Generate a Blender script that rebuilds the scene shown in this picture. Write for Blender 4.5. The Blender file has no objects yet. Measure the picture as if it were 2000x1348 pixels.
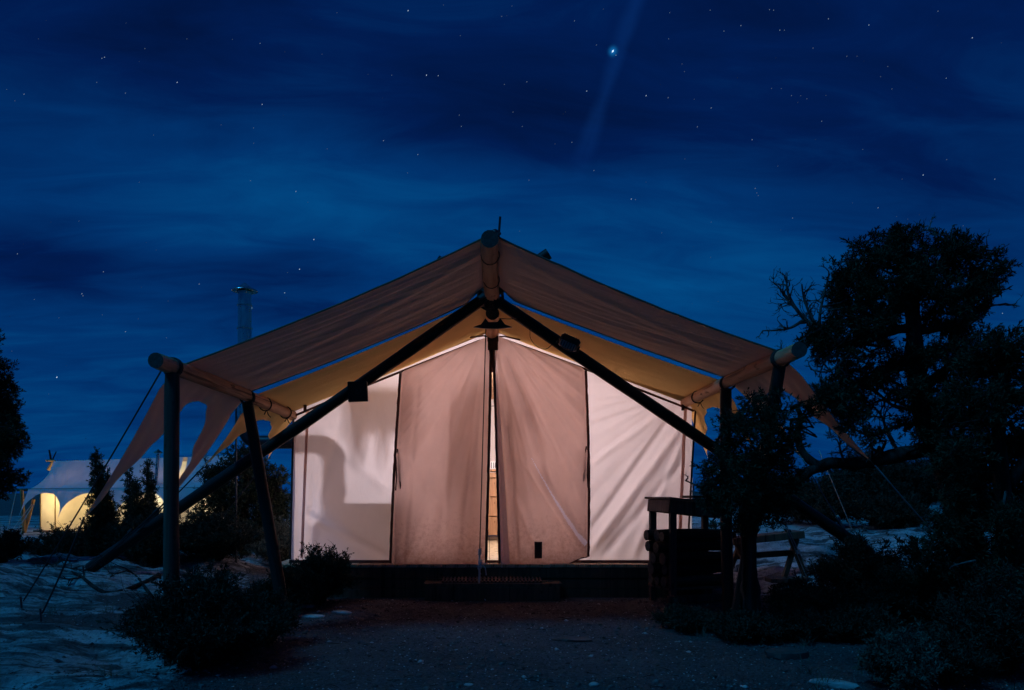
import bpy, math, random
import numpy as np
from mathutils import Vector, Matrix, Quaternion, noise as mnoise

random.seed(7)
RNG = np.random.default_rng(7)
S = bpy.context.scene
COL = S.collection
R = math.radians

# ------------------------------------------------------------------ camera
F, PX, PY, HC = 1450.0, 955.0, 965.0, 1.15     # focal length (px of a 2000 px wide frame), principal point, eye height
cam = bpy.data.cameras.new('camera'); camo = bpy.data.objects.new('camera', cam); COL.objects.link(camo)
camo.location = (0, 0, HC); camo.rotation_euler = (R(90), 0, 0)
cam.sensor_width = 36; cam.lens = F / 2000 * 36
cam.shift_x = (1000 - PX) / 2000; cam.shift_y = (PY - 674) / 2000
cam.clip_start = 0.05; cam.clip_end = 6000
S.camera = camo
S.view_settings.view_transform = 'Standard'; S.view_settings.look = 'None'
S.view_settings.exposure = 0.0; S.view_settings.gamma = 1.0
S.render.engine = 'CYCLES'
S.cycles.use_denoising = True
S.cycles.max_bounces = 10; S.cycles.diffuse_bounces = 6; S.cycles.transmission_bounces = 8
S.cycles.sample_clamp_indirect = 4.0
S.cycles.caustics_reflective = False; S.cycles.caustics_refractive = False

def at(px, py, d):
    """point seen at (px, py) of the 2000 px photograph at depth d metres"""
    return Vector(((px - PX) / F * d, d, HC + (PY - py) / F * d))
def direction(px, py):
    return Vector(((px - PX) / F, 1.0, (PY - py) / F)).normalized()

# ------------------------------------------------------------------ night sky
def new_world():
    w = bpy.data.worlds.new('World'); S.world = w; w.use_nodes = True
    nt = w.node_tree; nt.nodes.clear(); N = nt.nodes; L = nt.links
    out = N.new('ShaderNodeOutputWorld'); bg = N.new('ShaderNodeBackground'); L.new(bg.outputs[0], out.inputs[0])
    tc = N.new('ShaderNodeTexCoord')
    def m(op, a, b=None, clamp=False):
        n = N.new('ShaderNodeMath'); n.operation = op; n.use_clamp = clamp
        for i, v in enumerate((a, b)):
            if v is None: continue
            if isinstance(v, (int, float)): n.inputs[i].default_value = v
            else: L.new(v, n.inputs[i])
        return n.outputs[0]
    def vm(op, a, b):
        n = N.new('ShaderNodeVectorMath'); n.operation = op
        for i, v in enumerate((a, b)):
            if isinstance(v, (tuple, Vector)): n.inputs[i].default_value = tuple(v)
            else: L.new(v, n.inputs[i])
        return n
    def ss(v, a, b, lo=0.0, hi=1.0):
        n = N.new('ShaderNodeMapRange'); n.interpolation_type = 'SMOOTHSTEP'
        L.new(v, n.inputs[0]); n.inputs[1].default_value = a; n.inputs[2].default_value = b
        n.inputs[3].default_value = lo; n.inputs[4].default_value = hi
        return n.outputs[0]
    d = tc.outputs['Generated']
    sx = N.new('ShaderNodeSeparateXYZ'); L.new(d, sx.inputs[0])
    z = m('MAXIMUM', sx.outputs[2], 0.0)
    k = m('ADD', z, 0.22)
    cx = m('DIVIDE', sx.outputs[0], k); cy = m('DIVIDE', sx.outputs[1], k)
    cmb = N.new('ShaderNodeCombineXYZ'); L.new(m('MULTIPLY', m('ADD', cx, m('MULTIPLY', cy, 0.25)), 0.75), cmb.inputs[0]); L.new(m('MULTIPLY', m('SUBTRACT', cy, m('MULTIPLY', cx, 0.12)), 2.1), cmb.inputs[1])
    n1 = N.new('ShaderNodeTexNoise'); L.new(cmb.outputs[0], n1.inputs['Vector'])
    n1.inputs['Scale'].default_value = 0.9; n1.inputs['Detail'].default_value = 4; n1.inputs['Roughness'].default_value = 0.5; n1.inputs['Distortion'].default_value = 0.5
    n2 = N.new('ShaderNodeTexNoise'); L.new(cmb.outputs[0], n2.inputs['Vector'])
    n2.inputs['Scale'].default_value = 3.6; n2.inputs['Detail'].default_value = 8; n2.inputs['Roughness'].default_value = 0.6; n2.inputs['Distortion'].default_value = 0.8
    fac = ss(z, 0.0, 0.62, 0.69, 0.38)
    fac = m('ADD', fac, m('MULTIPLY', m('SUBTRACT', n1.outputs['Fac'], 0.5), 0.5))
    fac = m('ADD', fac, m('MULTIPLY', m('SUBTRACT', n2.outputs['Fac'], 0.5), 0.55))
    # banks of thin cloud and clear gaps between them
    for px, py, wx, wy, amp in [(300, 330, .36, .085, .17), (700, 390, .24, .08, .20), (1250, 480, .34, .10, .22), (1480, 590, .2, .09, .16), (980, 230, .20, .085, -.24),
                            (100, 520, .26, .05, -.28), (520, 560, .34, .04, -.20), (600, 490, .12, .016, -.12), (330, 60, .4, .10, -.18), (1600, 200, .35, .16, -.10), (760, 120, .25, .05, .12)]:
        c = direction(px, py)
        e = vm('SUBTRACT', d, c); e = vm('MULTIPLY', e.outputs[0], (1 / wx, 1 / wy, 1 / wy))
        ln = N.new('ShaderNodeVectorMath'); ln.operation = 'LENGTH'; L.new(e.outputs[0], ln.inputs[0])
        fac = m('ADD', fac, ss(ln.outputs['Value'], 0.0, 1.6, amp, 0.0))
    cr = N.new('ShaderNodeValToRGB'); L.new(fac, cr.inputs[0])
    el = cr.color_ramp.elements
    el[0].position = 0.0; el[0].color = (.0004, .004, .026, 1)
    el[1].position = 1.0; el[1].color = (.0006, .074, .245, 1)
    for p, c in ((.33, (.0004, .0115, .078)), (.62, (.0004, .032, .148))):
        x = el.new(p); x.color = (*c, 1)
    col = cr.outputs[0]
    def addcol(col, f, rgb):
        mx = N.new('ShaderNodeMix'); mx.data_type = 'RGBA'; mx.blend_type = 'ADD'; L.new(f, mx.inputs[0])
        L.new(col, mx.inputs[6]); mx.inputs[7].default_value = (*rgb, 1)
        return mx.outputs[2]
    # faint drifting vapour trail
    a, b = direction(1245, 0), direction(1162, 240)
    nrm = a.cross(b).normalized(); along = (a - b).normalized()
    dist = m('ABSOLUTE', vm('DOT_PRODUCT', d, nrm).outputs['Value'])
    n3 = N.new('ShaderNodeTexNoise'); L.new(d, n3.inputs['Vector']); n3.inputs['Scale'].default_value = 14; n3.inputs['Detail'].default_value = 3
    dist = m('ADD', dist, m('MULTIPLY', m('SUBTRACT', n3.outputs['Fac'], 0.5), 0.018))
    dist = m('ABSOLUTE', dist)
    trail = ss(dist, 0.0, 0.014, 1.0, 0.0)
    pos = vm('DOT_PRODUCT', d, along).outputs['Value']
    trail = m('MULTIPLY', trail, ss(pos, direction(1125, 380).dot(along), direction(1165, 230).dot(along)))
    trail = m('MULTIPLY', trail, ss(sx.outputs[1], 0.0, 0.2))
    col = addcol(col, trail, (.0009, .0075, .034))
    # glow of the bright planet
    e = vm('DISTANCE', d, direction(1197, 100)).outputs['Value']
    g = ss(e, 0.0, 0.0095); g = m('SUBTRACT', 1.0, g); g = m('MULTIPLY', g, g)
    col = addcol(col, g, (.004, .13, .34))
    L.new(col, bg.inputs[0]); bg.inputs[1].default_value = 1.0
new_world()

# moonlight from the left behind the camera
def new_moon():
    l = bpy.data.lights.new('moon_light', 'SUN'); o = bpy.data.objects.new('moon_light', l); COL.objects.link(o)
    l.energy = 1.15; l.angle = R(12); l.color = (.025, .42, 1.0)
    dirv = Vector((-0.46, -0.36, 0.81)).normalized()      # towards the moon
    o.rotation_euler = dirv.to_track_quat('Z', 'Y').to_euler()
new_moon()

# ------------------------------------------------------------------ materials
M = {}
def mat(name, build):
    m = bpy.data.materials.new(name); m.use_nodes = True
    nt = m.node_tree; nt.nodes.clear()
    out = nt.nodes.new('ShaderNodeOutputMaterial')
    sh = build(nt); nt.links.new(sh, out.inputs['Surface'])
    M[name] = m; return m
def tex(nt, scale=5, detail=5, rough=.55, stretch=(1, 1, 1), kind='Object', dist=0.0):
    tc = nt.nodes.new('ShaderNodeTexCoord'); mp = nt.nodes.new('ShaderNodeMapping'); mp.inputs['Scale'].default_value = stretch
    nt.links.new(tc.outputs[kind], mp.inputs[0])
    n = nt.nodes.new('ShaderNodeTexNoise'); n.inputs['Scale'].default_value = scale; n.inputs['Detail'].default_value = detail
    n.inputs['Roughness'].default_value = rough; n.inputs['Distortion'].default_value = dist
    nt.links.new(mp.outputs[0], n.inputs['Vector']); return n.outputs['Fac']
def ramp(nt, fac, stops):
    c = nt.nodes.new('ShaderNodeValToRGB'); nt.links.new(fac, c.inputs[0]); e = c.color_ramp.elements
    e[0].position, e[0].color = stops[0][0], (*stops[0][1], 1); e[1].position, e[1].color = stops[-1][0], (*stops[-1][1], 1)
    for p, col in stops[1:-1]:
        x = e.new(p); x.color = (*col, 1)
    return c.outputs[0]
def mixc(nt, f, a, b, mode='MIX'):
    mx = nt.nodes.new('ShaderNodeMix'); mx.data_type = 'RGBA'; mx.blend_type = mode
    for s, v in ((0, f), (6, a), (7, b)):
        if isinstance(v, (int, float)): mx.inputs[s].default_value = v
        elif isinstance(v, tuple): mx.inputs[s].default_value = (*v, 1)
        else: nt.links.new(v, mx.inputs[s])
    return mx.outputs[2]
def bump(nt, h, strength, dist):
    b = nt.nodes.new('ShaderNodeBump'); b.inputs['Strength'].default_value = strength; b.inputs['Distance'].default_value = dist
    nt.links.new(h, b.inputs['Height']); return b.outputs[0]
def pbr(nt, col, rough=.8, normal=None, metal=0.0, spec=.3):
    p = nt.nodes.new('ShaderNodeBsdfPrincipled')
    if isinstance(col, tuple): p.inputs['Base Color'].default_value = (*col, 1)
    else: nt.links.new(col, p.inputs['Base Color'])
    p.inputs['Roughness'].default_value = rough; p.inputs['Metallic'].default_value = metal
    p.inputs['Specular IOR Level'].default_value = spec
    if normal is not None: nt.links.new(normal, p.inputs['Normal'])
    return p.outputs[0]

def canvas(name, refl, trans, share, stain=.25, dark=None, crumple=4.0, mud=False):
    def b(nt):
        st = tex(nt, 1.6, 5, .6, (1, 1, 1))
        lo = tuple(c * (1 - stain) for c in refl) if dark is None else dark
        cr = ramp(nt, st, ((.32, lo), (.62, refl)))
        lo2 = tuple(c * (1 - stain) for c in trans)
        ct = ramp(nt, st, ((.32, lo2), (.62, trans)))
        if mud:                                             # splashes of dried mud near the hem
            tc = nt.nodes.new('ShaderNodeTexCoord'); sp = nt.nodes.new('ShaderNodeSeparateXYZ'); nt.links.new(tc.outputs['Object'], sp.inputs[0])
            k = nt.nodes.new('ShaderNodeMapRange'); nt.links.new(sp.outputs[2], k.inputs[0]); k.inputs[1].default_value = .02; k.inputs[2].default_value = .75; k.inputs[3].default_value = .30; k.inputs[4].default_value = -.12
            ad = nt.nodes.new('ShaderNodeMath'); ad.operation = 'ADD'; nt.links.new(k.outputs[0], ad.inputs[0]); nt.links.new(tex(nt, 22, 7, .75), ad.inputs[1])
            sm = ramp(nt, ad.outputs[0], ((.52, (1, 1, 1)), (.90, (.68, .57, .53)))); cr = mixc(nt, 1.0, cr, sm, 'MULTIPLY'); ct = mixc(nt, 1.0, ct, sm, 'MULTIPLY')
        weave = tex(nt, 160, 2, .5, (1, 1, 2.2))
        slub = tex(nt, 26, 3, .5, (.35, 1, 5))
        hgt = nt.nodes.new('ShaderNodeMath'); hgt.operation = 'ADD'; nt.links.new(weave, hgt.inputs[0]); nt.links.new(slub, hgt.inputs[1])
        crm = tex(nt, 7, 4, .6, (1.6, 1, .5), dist=.8); h2 = nt.nodes.new('ShaderNodeMath'); h2.operation = 'MULTIPLY_ADD'; nt.links.new(crm, h2.inputs[0]); h2.inputs[1].default_value = crumple; nt.links.new(hgt.outputs[0], h2.inputs[2])
        nrm = bump(nt, h2.outputs[0], .22, .004)
        df = nt.nodes.new('ShaderNodeBsdfDiffuse'); nt.links.new(cr, df.inputs[0]); nt.links.new(nrm, df.inputs['Normal'])
        tr = nt.nodes.new('ShaderNodeBsdfTranslucent'); nt.links.new(ct, tr.inputs[0]); nt.links.new(nrm, tr.inputs['Normal'])
        mx = nt.nodes.new('ShaderNodeMixShader'); mx.inputs[0].default_value = share
        nt.links.new(df.outputs[0], mx.inputs[1]); nt.links.new(tr.outputs[0], mx.inputs[2]); return mx.outputs[0]
    return mat(name, b)
canvas('wall_canvas', (.72, .68, .68), (.90, .80, .82), .5, .08)
canvas('flap_canvas', (.66, .52, .46), (.88, .64, .56), .60, .12, mud=True)
canvas('fly_canvas', (.90, .62, .42), (.45, .33, .30), .03, .06, crumple=1.5)
canvas('porch_canvas', (.90, .57, .20), (.60, .38, .14), .05, .08, crumple=1.5)
canvas('far_fly_canvas', (.60, .55, .56), (.50, .34, .34), .14, .15)
canvas('far_wall_canvas', (.75, .68, .52), (.92, .80, .52), .55, .12)
canvas('slit_light_canvas', (.70, .66, .70), (.95, .88, 1.0), .66, .05)  # paler, more translucent canvas standing in for light through the flap slit
canvas('lining_canvas', (.82, .70, .64), (.5, .45, .45), .12, .05)

def wood(name, c0, c1, c2, rough=.75, grain=18, spec=.25):
    def b(nt):
        g = tex(nt, grain, 6, .6, (1, 1, .07), dist=.4)
        k = tex(nt, 3, 4, .6, (1, 1, .5))
        c = ramp(nt, g, ((.28, c0), (.5, c1), (.72, c2)))
        c = mixc(nt, .5, c, ramp(nt, k, ((.3, (.45, .42, .4)), (.65, (1, 1, 1)))), 'MULTIPLY')
        spots = tex(nt, 14, 2, .5, (1, 1, .45)); c = mixc(nt, .8, c, ramp(nt, spots, ((.27, (.16, .12, .1)), (.36, (1, 1, 1)))), 'MULTIPLY')
        ck = tex(nt, 9, 4, .6, (1.4, 1.4, .035), dist=.25); c = mixc(nt, .85, c, ramp(nt, ck, ((.37, (.18, .15, .13)), (.41, (1, 1, 1)))), 'MULTIPLY')
        return pbr(nt, c, rough, bump(nt, mixc(nt, .5, g, ck), .9, .015), spec=spec)
    return mat(name, b)
wood('peeled_log', (.36, .16, .08), (.62, .33, .17), (.72, .43, .25))
wood('grey_log', (.05, .026, .019), (.105, .055, .038), (.16, .088, .062))
wood('dark_log', (.012, .006, .005), (.024, .013, .010), (.042, .024, .018), .55, spec=.25)
wood('deck_wood', (.05, .026, .016), (.10, .052, .032), (.15, .085, .05))
wood('table_wood', (.06, .034, .026), (.12, .07, .055), (.18, .11, .085))
wood('furniture_wood', (.25, .12, .055), (.38, .19, .09), (.46, .25, .13), .5)
wood('floor_wood', (.36, .26, .15), (.48, .36, .21), (.56, .44, .28), .55)
wood('yellow_pole', (.36, .20, .07), (.50, .30, .12), (.58, .38, .18))
wood('bark', (.014, .010, .009), (.034, .025, .021), (.07, .052, .045), .95, 26, .1)
wood('dead_wood', (.04, .034, .03), (.10, .088, .08), (.20, .18, .165), .9, 26, .15)
def leafmat(name, a, b_):
    def b(nt):
        at_ = nt.nodes.new('ShaderNodeAttribute'); at_.attribute_name = 'tone'
        c = ramp(nt, at_.outputs['Fac'], ((0, a), (1, b_)))
        df = nt.nodes.new('ShaderNodeBsdfDiffuse'); nt.links.new(c, df.inputs[0])
        tr = nt.nodes.new('ShaderNodeBsdfTranslucent'); nt.links.new(c, tr.inputs[0])
        mx = nt.nodes.new('ShaderNodeMixShader'); mx.inputs[0].default_value = .15
        nt.links.new(df.outputs[0], mx.inputs[1]); nt.links.new(tr.outputs[0], mx.inputs[2]); return mx.outputs[0]
    return mat(name, b)
leafmat('juniper_leaf', (.014, .020, .012), (.065, .078, .045))
leafmat('sage_leaf', (.05, .055, .04), (.15, .15, .11))
leafmat('brush_leaf', (.018, .020, .013), (.085, .08, .055))
mat('rope', lambda nt: pbr(nt, (.45, .43, .40), .8))
mat('dark_rope', lambda nt: pbr(nt, (.035, .028, .026), .8))
mat('binding', lambda nt: pbr(nt, ramp(nt, tex(nt, 9), ((.3, (.07, .026, .02)), (.7, (.12, .046, .036)))), .85))
mat('end_grain', lambda nt: pbr(nt, ramp(nt, tex(nt, 30, 5, .7), ((.3, (.03, .026, .022)), (.7, (.09, .078, .066)))), .9))
mat('webbing', lambda nt: pbr(nt, ramp(nt, tex(nt, 30), ((.3, (.20, .12, .085)), (.7, (.28, .18, .13)))), .85))
mat('black_metal', lambda nt: pbr(nt, (.012, .012, .013), .38, spec=.5))
mat('black_plastic', lambda nt: pbr(nt, (.015, .014, .014), .45, spec=.5))
mat('lamp_glass', lambda nt: pbr(nt, (.35, .33, .33), .12, spec=.6))
def galv(nt):
    n = tex(nt, 12, 5, .6, (1, 1, .3))
    p = nt.nodes.new('ShaderNodeBsdfPrincipled'); nt.links.new(ramp(nt, n, ((.3, (.30, .31, .32)), (.7, (.55, .56, .57)))), p.inputs['Base Color'])
    p.inputs['Metallic'].default_value = .9; nt.links.new(ramp(nt, n, ((.3, (.2,) * 3), (.8, (.42,) * 3))), p.inputs['Roughness']); return p.outputs[0]
mat('galvanised', galv)
mat('stove_iron', lambda nt: pbr(nt, (.02, .02, .02), .6))
mat('plaque', lambda nt: pbr(nt, ramp(nt, tex(nt, 7, 4, .6, (1, 1, .2)), ((.3, (.012, .007, .006)), (.7, (.03, .018, .015)))), .55, spec=.3))
mat('plaque_mark', lambda nt: pbr(nt, (.06, .05, .055), .5))
mat('linen', lambda nt: pbr(nt, (.7, .66, .62), .9))
mat('towel', lambda nt: pbr(nt, (.35, .25, .22), .95))
def lampmat(nt, col, st):
    e = nt.nodes.new('ShaderNodeEmission'); e.inputs[0].default_value = (*col, 1); e.inputs[1].default_value = st; return e.outputs[0]
mat('lantern_glow', lambda nt: lampmat(nt, (1, .86, .72), 14))
mat('far_lantern_glow', lambda nt: lampmat(nt, (1, .7, .3), 14))
def starm(nt):
    a = nt.nodes.new('ShaderNodeAttribute'); a.attribute_name = 'tone'
    e = nt.nodes.new('ShaderNodeEmission'); e.inputs[0].default_value = (.62, .80, 1, 1)
    nt.links.new(a.outputs['Fac'], e.inputs[1]); return e.outputs[0]
mat('star', starm); M['star'].cycles.emission_sampling = 'NONE'
def stonem(nt):
    n = tex(nt, 6, 6, .65); g = tex(nt, 60, 3)
    return pbr(nt, ramp(nt, n, ((.3, (.20, .17, .16)), (.7, (.46, .42, .39)))), .9, bump(nt, g, .5, .01))
mat('stone', stonem)
mat('dark_stone', lambda nt: pbr(nt, ramp(nt, tex(nt, 7, 6, .65), ((.3, (.045, .03, .028)), (.7, (.11, .075, .068)))), .9, bump(nt, tex(nt, 50, 3), .5, .01)))
def pebblem(nt):
    a = nt.nodes.new('ShaderNodeAttribute'); a.attribute_name = 'tone'
    return pbr(nt, ramp(nt, a.outputs['Fac'], ((0, (.05, .038, .036)), (.7, (.17, .14, .135)), (1, (.46, .44, .42)))), .85)
mat('pebble', pebblem)
def groundm(nt):
    a = nt.nodes.new('ShaderNodeAttribute'); a.attribute_name = 'rock'
    f = tex(nt, 1.1, 8, .62, (1, 1, 1)); ff = tex(nt, 5, 9, .72, (.5, 1.7, 1), dist=.5); g = tex(nt, 38, 6, .78); gg = tex(nt, 190, 2, .6)
    # slickrock: pale sandstone with darker weathered bands and lichen
    rock = ramp(nt, f, ((.34, (.30, .29, .29)), (.48, (.52, .51, .51)), (.62, (.74, .73, .72))))
    st = tex(nt, 3.2, 9, .68, (.22, 1.5, 1), dist=1.2)
    rock = mixc(nt, .92, rock, ramp(nt, st, ((.40, (.10, .09, .09)), (.475, (.42, .40, .39)), (.52, (1, 1, 1)))), 'MULTIPLY')
    rock = mixc(nt, .55, rock, ramp(nt, ff, ((.36, (.2, .18, .18)), (.48, (.75, .73, .72)), (.60, (1, 1, 1)))), 'MULTIPLY')
    rock = mixc(nt, .7, rock, ramp(nt, g, ((.34, (.24, .22, .22)), (.56, (1, 1, 1)))), 'MULTIPLY')
    # sandy red dirt with fine gravel
    dirt = ramp(nt, g, ((.28, (.06, .048, .047)), (.5, (.13, .112, .11)), (.68, (.22, .2, .195))))
    dirt = mixc(nt, .7, dirt, ramp(nt, f, ((.35, (.5, .44, .43)), (.6, (1, 1, 1)))), 'MULTIPLY')
    dirt = mixc(nt, .6, dirt, ramp(nt, gg, ((.35, (.4, .38, .38)), (.6, (1.0, 1.0, 1.0)))), 'MULTIPLY')
    # ragged edge between the two
    ad = nt.nodes.new('ShaderNodeMath'); ad.operation = 'ADD'; nt.links.new(a.outputs['Fac'], ad.inputs[0])
    e = nt.nodes.new('ShaderNodeMath'); e.operation = 'MULTIPLY_ADD'; nt.links.new(ff, e.inputs[0]); e.inputs[1].default_value = .9; e.inputs[2].default_value = -.45
    nt.links.new(e.outputs[0], ad.inputs[1])
    k = nt.nodes.new('ShaderNodeMapRange'); k.inputs[1].default_value = .44; k.inputs[2].default_value = .56; nt.links.new(ad.outputs[0], k.inputs[0])
    c = mixc(nt, k.outputs[0], dirt, rock)
    h = nt.nodes.new('ShaderNodeMath'); h.operation = 'ADD'; nt.links.new(g, h.inputs[0]); nt.links.new(ff, h.inputs[1])
    return pbr(nt, c, .92, bump(nt, h.outputs[0], .9, .045), spec=.15)
mat('ground', groundm)

# ------------------------------------------------------------------ mesh helpers
class MB:
    def __init__(s): s.v = []; s.f = []
    def add(s, v, f):
        o = len(s.v); s.v += [tuple(p) for p in v]; s.f += [tuple(i + o for i in q) for q in f]; return s
    def tube(s, pts, rad, n=8, caps=True, wob=0.0):
        pts = [Vector(p) for p in pts]
        if isinstance(rad, (int, float)): rad = [rad] * len(pts)
        o = len(s.v); up = None
        for i, p in enumerate(pts):
            t = (pts[min(i + 1, len(pts) - 1)] - pts[max(i - 1, 0)])
            if t.length < 1e-9: t = Vector((0, 0, 1))
            t.normalize()
            if up is None:
                up = Vector((0, 0, 1)) if abs(t.z) < .9 else Vector((1, 0, 0))
            a = (up - t * up.dot(t)); a = a.normalized() if a.length > 1e-6 else t.orthogonal().normalized()
            b = t.cross(a); up = a
            for k in range(n):
                th = 2 * math.pi * k / n; r = rad[i] * (1 + (random.uniform(-wob, wob) if wob else 0))
                s.v.append(tuple(p + (a * math.cos(th) + b * math.sin(th)) * r))
        for i in range(len(pts) - 1):
            for k in range(n):
                k2 = (k + 1) % n
                s.f.append((o + i * n + k, o + i * n + k2, o + (i + 1) * n + k2, o + (i + 1) * n + k))
        if caps:
            s.f.append(tuple(o + k for k in range(n))[::-1]); e = o + (len(pts) - 1) * n
            s.f.append(tuple(e + k for k in range(n)))
        return s
    def box(s, c, size, rot=None, bev=0.0):
        x, y, z = (v / 2 for v in size); c = Vector(c); b = min(bev, x * .9, y * .9, z * .9)
        if b <= 0:
            vs = [Vector((i * x, j * y, k * z)) for i in (-1, 1) for j in (-1, 1) for k in (-1, 1)]
            fs = [(0, 1, 3, 2), (4, 6, 7, 5), (0, 4, 5, 1), (2, 3, 7, 6), (0, 2, 6, 4), (1, 5, 7, 3)]
        else:
            vs, fs, idx = [], [], {}
            for i in (-1, 1):
                for j in (-1, 1):
                    for k in (-1, 1):
                        for ax, p in enumerate(((i * x, j * (y - b), k * (z - b)), (i * (x - b), j * y, k * (z - b)), (i * (x - b), j * (y - b), k * z))):
                            idx[i, j, k, ax] = len(vs); vs.append(Vector(p))
            q = lambda *t: fs.append(tuple(idx[a] for a in t))
            for i in (-1, 1):
                q((i, -1, -1, 0), (i, 1, -1, 0), (i, 1, 1, 0), (i, -1, 1, 0)); q((-1, i, -1, 1), (1, i, -1, 1), (1, i, 1, 1), (-1, i, 1, 1)); q((-1, -1, i, 2), (1, -1, i, 2), (1, 1, i, 2), (-1, 1, i, 2))
                for j in (-1, 1):
                    q((i, j, -1, 0), (i, j, 1, 0), (i, j, 1, 1), (i, j, -1, 1)); q((i, -1, j, 0), (i, 1, j, 0), (i, 1, j, 2), (i, -1, j, 2)); q((-1, i, j, 1), (1, i, j, 1), (1, i, j, 2), (-1, i, j, 2))
                    for k in (-1, 1): q((i, j, k, 0), (i, j, k, 1), (i, j, k, 2))
        if rot is not None: vs = [rot @ v for v in vs]
        return s.add([v + c for v in vs], fs)
    def beam(s, p0, p1, w, h, bev=.004, up=(0, 0, 1)):
        p0, p1 = Vector(p0), Vector(p1); t = p1 - p0; ln = t.length; t.normalize(); u = Vector(up)
        sd = t.cross(u); sd = sd.normalized() if sd.length > 1e-4 else Vector((1, 0, 0)); u = sd.cross(t)
        rot = Matrix((sd, t, u)).transposed()
        return s.box((p0 + p1) / 2, (w, ln, h), rot, bev)
    def lathe(s, base, prof, n=20):
        o = len(s.v); base = Vector(base)
        for r, z in prof:
            for k in range(n):
                th = 2 * math.pi * k / n; s.v.append(tuple(base + Vector((r * math.cos(th), r * math.sin(th), z))))
        for i in range(len(prof) - 1):
            for k in range(n):
                k2 = (k + 1) % n; s.f.append((o + i * n + k, o + i * n + k2, o + (i + 1) * n + k2, o + (i + 1) * n + k))
        s.f.append(tuple(o + k for k in range(n))[::-1]); e = o + (len(prof) - 1) * n; s.f.append(tuple(e + k for k in range(n)))
        return s
    def grid(s, fn, nu, nv, keep=None):
        o = len(s.v)
        for i in range(nu + 1):
            for j in range(nv + 1): s.v.append(tuple(fn(i / nu, j / nv)))
        for i in range(nu):
            for j in range(nv):
                if keep is None or keep((i + .5) / nu, (j + .5) / nv):
                    a = o + i * (nv + 1) + j; s.f.append((a, a + 1, a + nv + 2, a + nv + 1))
        return s

def tag(o, label=None, cat=None, group=None, kind=None):
    if label: o['label'] = label
    if cat: o['category'] = cat
    if group: o['group'] = group
    if kind: o['kind'] = kind
    return o
def adopt(o, parent):
    o.parent = parent
    o.matrix_parent_inverse = WORLD[parent.name].inverted()
WORLD = {}
def link(o, parent=None):
    COL.objects.link(o)
    WORLD[o.name] = Matrix.LocRotScale(o.location, o.rotation_euler.to_quaternion() if o.rotation_mode != 'QUATERNION' else o.rotation_quaternion, None)
    if parent is not None: adopt(o, parent)
    return o
def thing(name, loc, label, cat, group=None):
    o = bpy.data.objects.new(name, None); o.empty_display_size = .1; o.location = loc; link(o)
    return tag(o, label, cat, group)
def obj(name, mb, material, parent=None, smooth=True):
    v = np.array(mb.v, dtype=float); c = (v.min(0) + v.max(0)) / 2; c[2] = v[:, 2].min(); v = v - c
    me = bpy.data.meshes.new(name); me.from_pydata(v.tolist(), [], mb.f); me.materials.append(M[material])
    if smooth:
        me.polygons.foreach_set('use_smooth', [True] * len(me.polygons))
        if smooth != 'all': me.set_sharp_from_angle(angle=R(40))
    o = bpy.data.objects.new(name, me); o.location = c
    return link(o, parent)
def arrmesh(name, V, Fc, material, parent=None, tone=None, smooth=False):
    """V (n,3), Fc (m,k) arrays"""
    c = (V.min(0) + V.max(0)) / 2; c[2] = V[:, 2].min(); V = V - c
    me = bpy.data.meshes.new(name); n, (m, k) = len(V), Fc.shape
    me.vertices.add(n); me.vertices.foreach_set('co', V.astype('f').ravel())
    me.loops.add(m * k); me.loops.foreach_set('vertex_index', Fc.astype('i').ravel())
    me.polygons.add(m); me.polygons.foreach_set('loop_start', np.arange(0, m * k, k, dtype='i'))
    if smooth: me.polygons.foreach_set('use_smooth', np.ones(m, dtype=bool))
    me.update(); me.validate()
    if tone is not None:
        a = me.attributes.new('tone', 'FLOAT', 'POINT'); a.data.foreach_set('value', tone.astype('f'))
    me.materials.append(M[material])
    o = bpy.data.objects.new(name, me); o.location = c
    return link(o, parent)
def log(name, p0, p1, r0, r1, material, parent=None, n=14, bow=.014, uneven=.10):
    """a round pole in its own frame, so that its grain runs along it"""
    p0, p1 = Vector(p0), Vector(p1); L_ = (p1 - p0).length; seg = max(4, int(L_ / .12)); mb = MB(); ph = random.uniform(0, 9)
    pts, rr = [], []
    for i in range(seg + 1):
        t = i / seg
        pts.append((bow * math.sin(math.pi * t) * math.cos(ph), bow * math.sin(math.pi * t) * math.sin(ph), t * L_))
        rr.append((r0 + (r1 - r0) * t) * (1 + uneven * mnoise.noise((ph, t * L_ * 2.2, 0))))
    rr[0] *= .97; rr[-1] *= .97
    mb.tube(pts, rr, n)
    me = bpy.data.meshes.new(name); me.from_pydata(mb.v, [], mb.f); me.materials.append(M[material])
    me.materials.append(M['end_grain']); me.polygons[len(me.polygons) - 1].material_index = 1; me.polygons[len(me.polygons) - 2].material_index = 1
    me.polygons.foreach_set('use_smooth', [True] * len(me.polygons)); me.set_sharp_from_angle(angle=R(50))
    o = bpy.data.objects.new(name, me); o.location = p0; o.rotation_mode = 'QUATERNION'; o.rotation_quaternion = (p1 - p0).to_track_quat('Z', 'Y')
    return link(o, parent)
def sag(p0, p1, s=.03, n=10):
    p0, p1 = Vector(p0), Vector(p1)
    return [p0.lerp(p1, i / n) - Vector((0, 0, s * 4 * (i / n) * (1 - i / n))) for i in range(n + 1)]
def wrap(mb, c, axis, r, turns=3, rope=.006, pitch=.013):
    axis = Vector(axis).normalized(); a = axis.orthogonal().normalized(); b = axis.cross(a); pts = []
    for i in range(turns * 14 + 1):
        th = 2 * math.pi * i / 14; pts.append(Vector(c) + axis * (i / 14 - turns / 2) * pitch + (a * math.cos(th) + b * math.sin(th)) * (r + rope * .6 + random.uniform(0, .003)))
    mb.tube(pts, rope, 5)

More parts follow.
